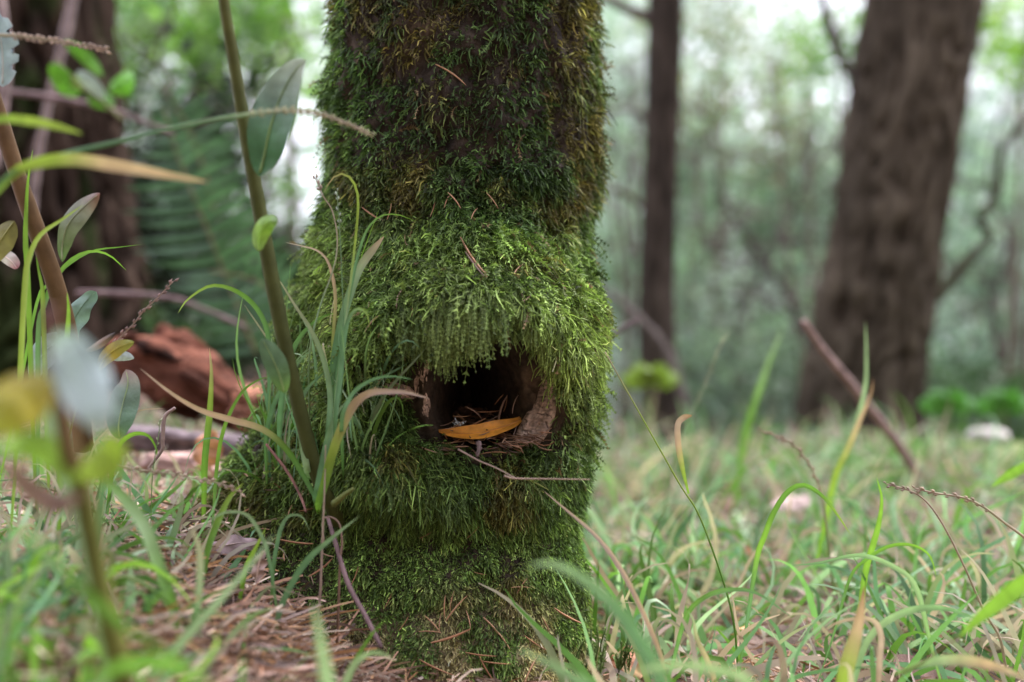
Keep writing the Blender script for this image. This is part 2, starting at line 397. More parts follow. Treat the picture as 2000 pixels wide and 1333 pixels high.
def feather(mb, P, D, L, W, down, curl, C, Ctip, nseg=4, K=9, leaf=.0022):
    V, F, Cc, X_, T, S = strands(P, D, L, W * .7, down, curl, nseg, C, Ctip)
    mb.add(V, F, Cc)
    n = len(P); tk = (np.arange(K) + .6) / K * nseg
    i0 = np.clip(tk.astype(int), 0, nseg - 1); f = (tk - i0)[None, :, None]
    B = X_[:, i0] * (1 - f) + X_[:, i0 + 1] * f; Tk = T[:, i0]; Sk = S[:, i0]; Nk = np.cross(Tk, Sk)
    dt = (L / K * .34)[:, None, None]
    prof = (.55 + .75 * np.sin(np.pi * (np.arange(K) + .6) / K))[None, :, None]
    ll = leaf * (L / .02)[:, None, None] ** .5 * prof * (.7 + .6 * rng.random((n, K, 1)))
    ck = Cc.reshape(n, nseg + 1, 2, 3)[:, i0, 0] * (1 + .25 * rng.normal(size=(n, K, 1)))
    for s in (-1, 1):
        tip = B + s * Sk * ll + Tk * ll * .75 + Nk * ll * rng.normal(size=(n, K, 1)) * .45
        V = np.stack([B - Tk * dt, B + Tk * dt, tip], 2).reshape(-1, 3)
        mb.add(V, np.arange(n * K * 3).reshape(-1, 3), np.repeat(ck.reshape(-1, 3), 3, 0))
DK, MID, BRI, YEL, OLV, BEI = A(.020, .040, .010), A(.056, .105, .026), A(.160, .240, .052), A(.25, .285, .095), A(.115, .088, .025), A(.38, .30, .16)
def moss_points(n, zlo, zhi, plo, phi_):
    ph = rng.uniform(plo, phi_, n); z = rng.uniform(zlo, zhi, n)
    P = surf(ph, z, True); px, py = proj(P); return ph, z, P, px, py
def mossmap(ph, z, px, py):
    """weights of the growth forms over the trunk"""
    front = (np.abs(ph) < 1.7)
    ledge = G2(px, py, 900, 490, 230, 62)*front; brow = G2(px, py, 925, 600, 170, 62)*front; right = G2(px, py, 1115, 690, 75, 150) * front
    leftlow = G2(px, py, 800, 915, 95, 65)*front; lflank = sst(760, 640, px) * sst(380, 480, py) * sst(1050, 900, py)
    lip2 = G2(px, py, 1040, 920, 100, 50)*front; leftmid = G2(px, py, 740, 660, 80, 70)*front
    return ledge, brow, right, leftlow, lflank, lip2, leftmid
def mosscol(ph, z, px, py, P, n):
    ledge, brow, right, leftlow, lflank, lip2, leftmid = mossmap(ph, z, px, py)
    up = sst(450, 380, py)
    b = .30 + .50 * ledge + .42 * brow + .75 * right + .38 * leftlow + .42 * lflank * (1 - up) + .22 * lip2 + .35 * leftmid  # regional moss tones, with top light on the ledge painted in
    b = b - .10 * up + .28 * up * sst(760, 650, px) + .18 * up * sst(1080, 1170, px)  # upper trunk: middle darker, sides lighter, sky side light painted into the colour
    b = b + .36 * sst(960, 1030, py) + 1.5 * .28 * fbm(P[:, 0] * 28, P[:, 1] * 28, P[:, 2] * 28) + .12 * rng.normal(size=n)
    yl = .12 + .5 * right + .3 * lflank + .35 * sst(1040, 1180, px) * up + .25 * brow + .6 * fbm(P[:, 0] * 20 + 7, P[:, 1] * 20, P[:, 2] * 20)
    b = np.clip(b, 0, 1.15)[:, None]; yl = np.clip(yl, 0, 1)[:, None]
    c = np.where(b < .45, DK + (MID - DK) * b / .45, MID + (BRI - MID) * (b - .45) / .55)
    c = c * (1 - .55 * yl) + (YEL * (.25 + .75 * np.clip(b, 0, 1))) * .55 * yl
    ol = sst(.04, .22, fbm(P[:, 0] * 24 + 3, P[:, 1] * 24, P[:, 2] * 24) + .10 * sst(980, 1150, px) * up + .04 * up - .12 * (ledge + brow + right))[:, None]
    c = c * (1 - .8 * ol) + OLV * .85 * .8 * ol
    be = (sst(1090, 1280, py) * sst(-.02, .14, fbm(P[:, 0] * 45, P[:, 1] * 45, P[:, 2] * 45 + 5) + .12 * sst(1180, 1320, py)))[:, None]
    c = c * (1 - .75 * be) + BEI * .75 * be
    return c * (1 + .18 * rng.normal(size=(n, 1)))
TIPX, TIPY = [770, 830, 855, 880, 915, 960, 1000, 1030, 1060, 1090], [675, 680, 702, 708, 676, 664, 640, 655, 690, 718]
def clear(px, py, L):
    """nothing long is rooted where it would hang over the mouth"""
    return ~((px > 800) & (px < 1085) & (py > np.interp(px, TIPX, TIPY) - L * 2300) & (py < 872))
def thin(ph, z, px, py, P):
    e = open_e(ph, z) + .26 * sst(PH0, PH0 - .2, ph); inh = (np.abs(ph) < 1.2)
    d = 1 - bare_mask(px, py)
    d = d * np.where(inh, sst(.86, 1.04, e), 1)
    up = sst(450, 380, py)
    d = d * (1 - up * .6 * sst(.02, .16, fbm(P[:, 0] * 16, P[:, 1] * 16, P[:, 2] * 11)))
    d = d * (1 - .5 * sst(1180, 1330, py) * sst(0, .15, fbm(P[:, 0] * 40 + 2, P[:, 1] * 40, P[:, 2] * 40)))
    d = d * (1 - .85 * G2(px, py, 940, 870, 90, 16))
    return d
moss = MB()
# (a) short curly tufts everywhere
def tufts(nt, per, zlo, zhi, plo, phh, spread, Ls, Wd, nseg, keep=None):
    ph, z, P, px, py = moss_points(nt, zlo, zhi, plo, phh)
    ok = rng.random(nt) < thin(ph, z, px, py, P) * np.where(py > 985, .8, .58) + (.9 * sst(-.12, .08, fbm(P[:, 0] * 62, P[:, 1] * 62, P[:, 2] * 62, 2)))
    ok &= clear(px, py, .005)
    if keep is not None: ok &= keep(ph, z, px, py)
    ph, z, P, px, py = [v[ok] for v in (ph, z, P, px, py)]; n = len(ph)
    N = snorm(ph, z, True, .03); C = mosscol(ph, z, px, py, P, n)
    ledge, brow, right, leftlow, lflank, lip2, leftmid = mossmap(ph, z, px, py)
    up = sst(450, 380, py); edge = sst(.8, 1.25, np.abs(ph)) * up
    Lm = Ls * (.75 + .55 * ledge + .6 * brow + .6 * right + .7 * leftlow + .4 * lflank + .3 * lip2 + .55 * edge - .35 * sst(1000, 1060, py)) * (.7 + .6 * rng.random(n))
    k = np.repeat(np.arange(n), per); m = len(k)
    off = rng.normal(size=(m, 3)); off -= N[k] * np.sum(off * N[k], -1, keepdims=True)
    Pb = P[k] + off * spread - N[k] * .001
    D = nrm(N[k] * .8 + off * .55 + A(0, 0, -.15) + flow(P)[k] * .7 + rng.normal(size=(m, 3)) * .3)
    L = Lm[k] * (.6 + .7 * rng.random(m))
    Cb = C[k] * np.exp(rng.normal(size=(m, 1)) * .42 - .02) * np.exp(rng.normal(size=(n, 1)) * .38)[k]
    V, F, Cc, *_ = strands(Pb, D, L, Wd * (.7 + .6 * rng.random(m)), .35 + .5 * rng.random(m), .12 + .12 * rng.random(m), nseg, Cb * .62, Cb * 1.55)  # roots darkened, tips lightened: painted occlusion over brownish old growth
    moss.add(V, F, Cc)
tufts(9500, 8, .02, .80, -1.75, 1.75, .0028, .0095, .0017, 3)
tufts(8500, 8, .30, .46, -1.3, 1.5, .0028, .0100, .0017, 3)          # the dense ledge above the knot
tufts(23000, 7, .02, .22, -1.9, 1.6, .0026, .0120, .0014, 2)            # fine moss low down
tufts(5000, 7, .23, .31, -.9, .05, .0026, .0075, .0013, 2, keep=lambda a, b, x, y: (y > 770) & (x < 870))
tufts(6000, 6, .02, 1.3, 1.75, 2 * math.pi - 1.75, .004, .013, .0022, 2)   # the far side
tufts(3500, 6, .80, 2.2, -1.75, 1.75, .004, .013, .0022, 2)
# (b) feathery shoots on the burl and flank
def shoots(nt, zlo, zhi, plo, phh, wfun, L0, dn, cr, W=.0014, K=8, leaf=.0019, outw=.7, nseg=4, bright=1.0):
    ph, z, P, px, py = moss_points(nt, zlo, zhi, plo, phh)
    ok = rng.random(nt) < wfun(ph, z, px, py) * (1 - bare_mask(px, py)) * np.where(np.abs(ph) < 1.2, sst(.95, 1.1, open_e(ph, z)), 1)
    ok &= clear(px, py, L0)
    ok &= (py < 900 + 190 * (fbm(px * .011, py * .004, 3.3, 2) + .28)) | (px < 680)
    ph, z, P, px, py = [v[ok] for v in (ph, z, P, px, py)]; n = len(ph)
    N = snorm(ph, z, True, .03); C = mosscol(ph, z, px, py, P, n) * bright * (1 + 1.5 * fbm(P[:, 0] * 55, P[:, 1] * 55, P[:, 2] * 55, 2))[:, None] * np.minimum(np.exp(rng.normal(size=(n, 1)) * .36), 1.55)
    dead = rng.random(n) < .05; C[dead] = A(.16, .11, .05)
    thn = .55 + .9 * sst(-.05, .12, fbm(P[:, 0] * 70 + 5, P[:, 1] * 70, P[:, 2] * 70, 2))
    D = nrm(N * outw + A(0, 0, -.30) + flow(P) * .9 + rng.normal(size=(n, 3)) * .38)
    L = L0 * (.55 + .8 * rng.random(n)) * thn * (1 - .45 * sst(880, 930, py) * (px > 680))
    feather(moss, P + N * .002, D, L, W * (.8 + .5 * rng.random(n)), dn * (.7 + .6 * rng.random(n)), cr * (.5 + rng.random(n)), C * .6, C * 1.5, nseg, K, leaf)  # shoots too: occlusion painted as darker roots and lighter tips
mm = mossmap
shoots(5200, .27, .45, -1.0, 1.4, lambda a, b, x, y: np.clip(.9 * mm(a, b, x, y)[0] + mm(a, b, x, y)[1], 0, 1), .017, .7, .10)
shoots(6200, .17, .44, .4, 1.5, lambda a, b, x, y: np.clip(mm(a, b, x, y)[2] * 1.1, 0, 1), .0115, .6, .12)
shoots(4200, .15, .36, -1.4, .3, lambda a, b, x, y: np.clip(mm(a, b, x, y)[3] + mm(a, b, x, y)[6] + .35 * mm(a, b, x, y)[4], 0, 1), .015, .6, .14)
shoots(6000, .10, .42, -1.75, -.5, lambda a, b, x, y: .6 * mm(a, b, x, y)[4] + .05, .013, .5, .16)
shoots(3500, .15, .26, 0, 1.4, lambda a, b, x, y: np.clip(mm(a, b, x, y)[5] + .3, 0, 1), .012, .6, .14)
shoots(2500, .44, .80, -1.75, 1.75, lambda a, b, x, y: .25 + .6 * sst(.9, 1.3, np.abs(a)), .014, .5, .16)
# (c) long fringe hanging over the mouth of the hollow
n = 1900
fx = rng.uniform(790, 1075, n)
fe_ = np.interp(fx, TIPX, TIPY)      # where the fringe is rooted
Lf = np.interp(fx, [790, 850, 885, 930, 960, 1000, 1075], [.016, .026, .030, .026, .024, .020, .016]) * (.6 + .6 * rng.random(n))
fcl = fbm(fx * .045, 0, 3, 2)
fe_ = fe_ + fcl * 95; fy = fe_ - np.abs(rng.normal(size=n)) * 46 - Lf * 2450
P = px2surf(fx, fy); N = A(0, -1, 0) + rng.normal(size=(n, 3)) * .2
px, py = fx, fy; phf = np.arctan2(P[:, 0] - TCX, TCY - P[:, 1])
C = mosscol(phf, P[:, 2], px, py, P, n) * .9 + A(.02, .02, .008)
L = Lf
D = nrm(N * .35 + A(0, 0, -1.0) + np.stack([1.3 * fbm(fx * .05, 4, 1, 2), 0 * fx, 0 * fx], -1) + rng.normal(size=(n, 3)) * .14)
feather(moss, P + A(0, -.003, 0), D, L, np.full(n, .0012), .55 + .4 * rng.random(n), .05 + .06 * rng.random(n), C * .6, C * 1.5, 5, 12, .0011)  # fringe strands carry painted shade at the root, lighter tips
# (d) stringy tails under the burl
n = 300
fx = np.r_[rng.uniform(690, 1120, n)]
fy = np.interp(fx, [690, 780, 860, 950, 1040, 1120], [880, 925, 935, 905, 915, 880]) + rng.normal(size=n) * 14
P = px2surf(fx, fy); C = mosscol(np.arctan2(P[:, 0] - TCX, TCY - P[:, 1]), P[:, 2], fx, fy, P, n)
D = nrm(A(0, -.5, -.9) + rng.normal(size=(n, 3)) * .35)
feather(moss, P + A(0, -.002, 0), D, .020 * (.3 + rng.random(n)), np.full(n, .0011), .7 + .5 * rng.random(n), .12 + .1 * rng.random(n), C * .9 + .01, C * 1.4 + .01, 5, 8, .0013)  # tails lighten towards the tip, root shade painted in
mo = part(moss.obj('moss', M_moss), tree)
tag(mo, 'green moss of curly tufts, feathery shoots and hanging fringe', kind='stuff')
print('moss verts', moss.n)

# spiky upright sprigs at the tree's foot
sp = MB(); nS = 26
for q in range(nS):
    b = at(rng.uniform(1120, 1245), rng.uniform(1290, 1350), rng.uniform(.73, .78)); L = rng.uniform(.012, .028)
    top = b + A(rng.normal() * .006, rng.normal() * .004, L); Pq = crom([b, (b + top) / 2 + A(rng.normal() * .002, 0, 0), top], 6)
    c = A(.075, .11, .03) * rng.uniform(.8, 1.5); tube(sp, Pq, .0006, c, 4)
    for s in np.linspace(.15, 1, 11):
        cc = b + (top - b) * s
        for a_ in range(5):
            an = rng.random() * 6.28; o_ = A(math.cos(an), math.sin(an), 1.0) * .0028 * (1.2 - .4 * s)
            w_ = A(-math.sin(an), math.cos(an), 0) * .0007
            sp.add([cc - w_, cc + w_, cc + o_], [[0, 1, 2]], c * (1 + .4 * s))
spo = sp.obj('moss_sprigs', M_moss); part(spo, tree); tag(spo, 'spiky upright moss sprigs at the foot', kind='stuff')

# ------------------------------------------------------------------ litter in the hollow
hl = MB(); m = 46
hx = np.linspace(-.088, .050, m); hy = np.linspace(.752, .90, m); HX, HY = np.meshgrid(hx, hy)
def hfloor(x, y): return .2385 + .20 * (y - .775) + .010 * fbm(x * 60, y * 60, 3) - .012 * sst(.775, .757, y)
_ph = np.arctan2(HX - TCX, TCY - HY); _rr = rad(_ph, hfloor(HX, HY)); _d = np.hypot(HX - TCX, TCY - HY)
HZ = hfloor(HX, HY); _bad = (_d > _rr - .006) | (np.abs((_ph - PH0) / AP) * (_d > .05) > 1.12); i = np.arange(m - 1)[:, None]; j = np.arange(m - 1)[None]
_F = np.stack([i * m + j, i * m + j + 1, (i + 1) * m + j + 1, (i + 1) * m + j], -1).reshape(-1, 4); _F = _F[~_bad.ravel()[_F].any(1)]
hl.add(np.stack([HX, HY, HZ], -1).reshape(-1, 3), _F,
       (A(.07, .048, .035) * (1 + 1.3 * fbm(HX * 200, HY * 200, 1))[..., None]).reshape(-1, 3))
def needle_pts(c, d, L, bend, up, n=5):
    t = np.linspace(-.5, .5, n)[:, None]; return c + d * L * t + up * bend * L * (t * t * 4)
NC = [A(.33, .16, .08), A(.40, .22, .12), A(.26, .15, .10), A(.20, .13, .10), A(.44, .27, .17), A(.30, .19, .14)]
def needle_into(mb, c, d, L, w, col, bend=0.1, up=A(0, 0, 1), segs=4):
    P = needle_pts(c, nrm(d), L, bend, up, segs + 1); R = w * .5 * np.array([.5] + [1] * (segs - 1) + [.35]); tube(mb, P, R, col, 3, cap=False)
for q in range(420):
    x = rng.uniform(-.062, .026); y = rng.uniform(.766, .87); z = hfloor(x, y) + abs(rng.normal()) * .003 + .0012
    an = rng.random() * 3.14; needle_into(hl, A(x, y, z), A(math.cos(an), math.sin(an), rng.normal() * .22), rng.uniform(.010, .024), rng.uniform(.0009, .0014),
                                           NC[rng.integers(6)] * rng.uniform(.3, .95), rng.normal() * .08)
ho = hl.obj('needle_litter', M_needle, base=(-.02, .80, .24)); tag(ho, 'dark bed of old needles filling the hollow floor behind the orange leaf', 'needle litter', kind='stuff')

# ------------------------------------------------------------------ leaves
def leaf_mesh(P, W, C, curl=.25, nac=7, edge=None, wave=0.0, facing=None, tilt=0.0):
    """P (n,3) midrib from stalk to tip, W (n,) full width -> MB with a cupped blade"""
    n = len(P); T = nrm(np.gradient(P, axis=0)); f = A(0, 1, 0) if facing is None else nrm(np.asarray(facing, float))
    S = nrm(np.cross(T, f)); U = nrm(np.cross(S, T))
    S, U = S * math.cos(tilt) + U * math.sin(tilt), U * math.cos(tilt) - S * math.sin(tilt)
    u = np.linspace(-1, 1, nac)[None]; w = np.asarray(W)[:, None] / 2 * np.ones((1, nac))
    s = np.linspace(0, 1, n)[:, None]
    if edge is not None: w = w * np.where(np.abs(u) > .9, edge(s, np.sign(u)), 1)
    off = (np.abs(u) ** 1.5) * w * curl + wave * np.sin(s * 17 + u * 1.5) * np.abs(u) + .04 * w * (1 - np.abs(u)) * 0
    vein = .02 * np.asarray(W)[:, None] * np.cos((s * 22 - np.abs(u) * 2.4) * 2 * math.pi) * (np.abs(u) > .1)
    V = P[:, None] + S[:, None] * (u * w)[..., None] + U[:, None] * (off + vein)[..., None]
    mb = MB(); i = np.arange(n - 1)[:, None]; j = np.arange(nac - 1)[None]
    F = np.stack([i * nac + j, i * nac + j + 1, (i + 1) * nac + j + 1, (i + 1) * nac + j], -1).reshape(-1, 4)
    C = np.asarray(C, float); CC = np.broadcast_to(C, (n, 3)) if C.ndim == 1 else C
    CC = CC[:, None] * (1 + .10 * np.cos((s * 22 - np.abs(u) * 2.4) * 2 * math.pi))[..., None]
    mb.add(V.reshape(-1, 3), F, CC.reshape(-1, 3)); return mb
def lens(n, a=.8, peak=.5):
    t = np.linspace(0, 1, n); t2 = np.where(t < peak, t / peak * .5, .5 + (t - peak) / (1 - peak) * .5)
    return np.sin(np.pi * t2) ** a
def leaf(name, pts, wpx, C, parent=None, matl=None, label=None, cat=None, group=None, rib=True, ribc=None, a=.8, peak=.5, **kw):
    """pts: (px,py,Y) from stalk end to tip"""
    P = crom([at(*p) for p in pts], 26); Ym = np.mean([p[2] for p in pts]); W = wpx * Ym / FPX * lens(26, a, peak) + .0004
    matl = matl or M_leaf
    if isinstance(C, list): C = gradc(C, np.linspace(0, 1, 26))
    mb = leaf_mesh(P, W, C, **kw)
    if parent is None and rib:
        root = empty(name, P[0]); tag(root, label, cat, group); bl = part(mb.obj('blade', matl), root); host = bl
    elif parent is None:
        o = mb.obj(name, matl, base=P[0]); tag(o, label, cat, group); return o
    else:
        bl = part(mb.obj(name, matl), parent); host = bl; root = bl
        if label: tag(bl, label)
    if rib:
        rb = MB(); Cm = np.asarray(C, float); Cm = Cm if Cm.ndim == 1 else Cm.mean(0)
        tube(rb, P[1:-1] + A(0, -.0004, 0), np.linspace(.00075, .0002, 24) * (Ym / .8) * max(1, wpx / 60), ribc if ribc is not None else Cm * 1.6 + A(.03, .04, .01), 5)
        r_ = rb.obj('midrib', matl)
        if parent is None: part(r_, root)
        else: r_.parent = bl
    return root
ol = leaf('fallen_leaf', [(1024, 811, .80), (1008, 824, .792), (975, 836, .783), (930, 846, .776), (885, 846, .776), (850, 841, .78)], 37,
     [(0, (.33, .14, .06)), (.12, (.72, .31, .05)), (.6, (.78, .33, .045)), (.93, (.66, .26, .04)), (1, (.45, .16, .03))],
     matl=M_orange, label='bright orange lance shaped leaf lying across the mouth of the hollow', cat='leaf', ribc=A(.62, .27, .06),
     facing=(0.05, .72, -.69), curl=-.22, a=.95, peak=.5)

# white lichen and twig in front of the leaf
lc = MB()
for q in range(40):
    c = at(rng.normal(895, 5), rng.normal(827, 2.5), .785); r = rng.uniform(.0005, .0012)
    an = rng.normal(size=(3, 3)) * r; lc.add([c + an[0], c + an[1], c + an[2]], [[0, 1, 2]], A(.72, .76, .78) * rng.uniform(.7, 1.1))
o = lc.obj('lichen_flake', M_stone, base=at(895, 829, .772)); tag(o, 'small pale white lichen flake on the needles in the hollow', 'lichen')
tw = MB(); tube(tw, crom([at(934, 862, .762), at(936, 878, .757), at(932, 892, .752)], 10), [.0012, .0024, .0020, .0016, .0022, .0016, .0015, .0017, .0012, .0009], A(.13, .09, .085), 8, .8, 500)
o = tw.obj('twig', M_twig, base=at(934, 862, .762)); tag(o, 'short dark knobbly twig end just below the orange leaf', 'twig')

# ------------------------------------------------------------------ grass blades traced where they grow
GR, BG, YG, PALE, TAN, PINK, STR, BRN, LIM = A(.13, .26, .045), A(.13, .25, .12), A(.27, .36, .06), A(.26, .36, .20), A(.44, .30, .20), A(.39, .28, .235), A(.42, .36, .26), A(.22, .12, .07), A(.22, .40, .05)
def ext_base(P, Y):
    """carry the traced blade on down to the soil"""
    qx, qy = proj(P[-1])
    if 515 < qx < 790 and qy < 1000:
        tgt = px2surf(np.array(qx + rng.uniform(-8, 8)), np.array(max(qy + 25, 925 + rng.uniform(0, 60))))
        return np.vstack([P, (P[-1] + tgt) / 2, tgt + A(0, .004, 0)])
    last = P[-1]; d = P[-1] - P[-2]; g = float(gh(last[0], last[1]))
    if last[2] <= g + .004: return P
    x = last[0] + np.clip(d[0] / (abs(d[2]) + 1e-3), -.6, .6) * (last[2] - g) * .5
    mid = A((last[0] * .55 + x * .45), last[1] + .002, (last[2] + g) / 2)
    return np.vstack([P, mid, A(x, last[1] + .004, float(gh(x, last[1])) - .006)])
def blade_geo(pts, wpx, stops, fold=.22, tilt=None, n=30, tipt=.35, baset=.35, ground=True, twist=None):
    P = np.array([at(*p) for p in pts])
    L0 = len(P)
    if ground: P = ext_base(P, pts[-1][2])
    Q = crom(P, n); Ym = np.mean([p[2] for p in pts]); t = np.linspace(0, 1, n)
    prof = np.minimum(1, (t / tipt)) ** .75 * (1 - (1 - baset) * sst(.55, 1, t)) + .03
    mb = MB(); C = gradc(stops, t) * (1 + .06 * rng.normal(size=(n, 1)))
    ribbon(mb, Q, .72 * wpx * Ym / FPX * prof, C, fold, rng.uniform(-.35, .35) if tilt is None else tilt, twist=rng.uniform(-.5, .5) if twist is None else twist)
    return mb, Q
def S(*c): return [(i / max(1, len(c) - 1), x) for i, x in enumerate(c)]
def blade(label, pts, w, stops, parent=None, **kw):
    mb, Q = blade_geo(pts, w, stops, **kw)
    if parent is not None: o = part(mb.obj('blade', M_blade), parent); return o
    o = mb.obj('wild_grass', M_blade, base=Q[-1]); tag(o, label, 'grass blade'); return o
def spread_Y(pts, Y): return [(p[0], p[1], Y if np.isscalar(Y) else Y[0] + (Y[1] - Y[0]) * i / (len(pts) - 1)) for i, p in enumerate(pts)]
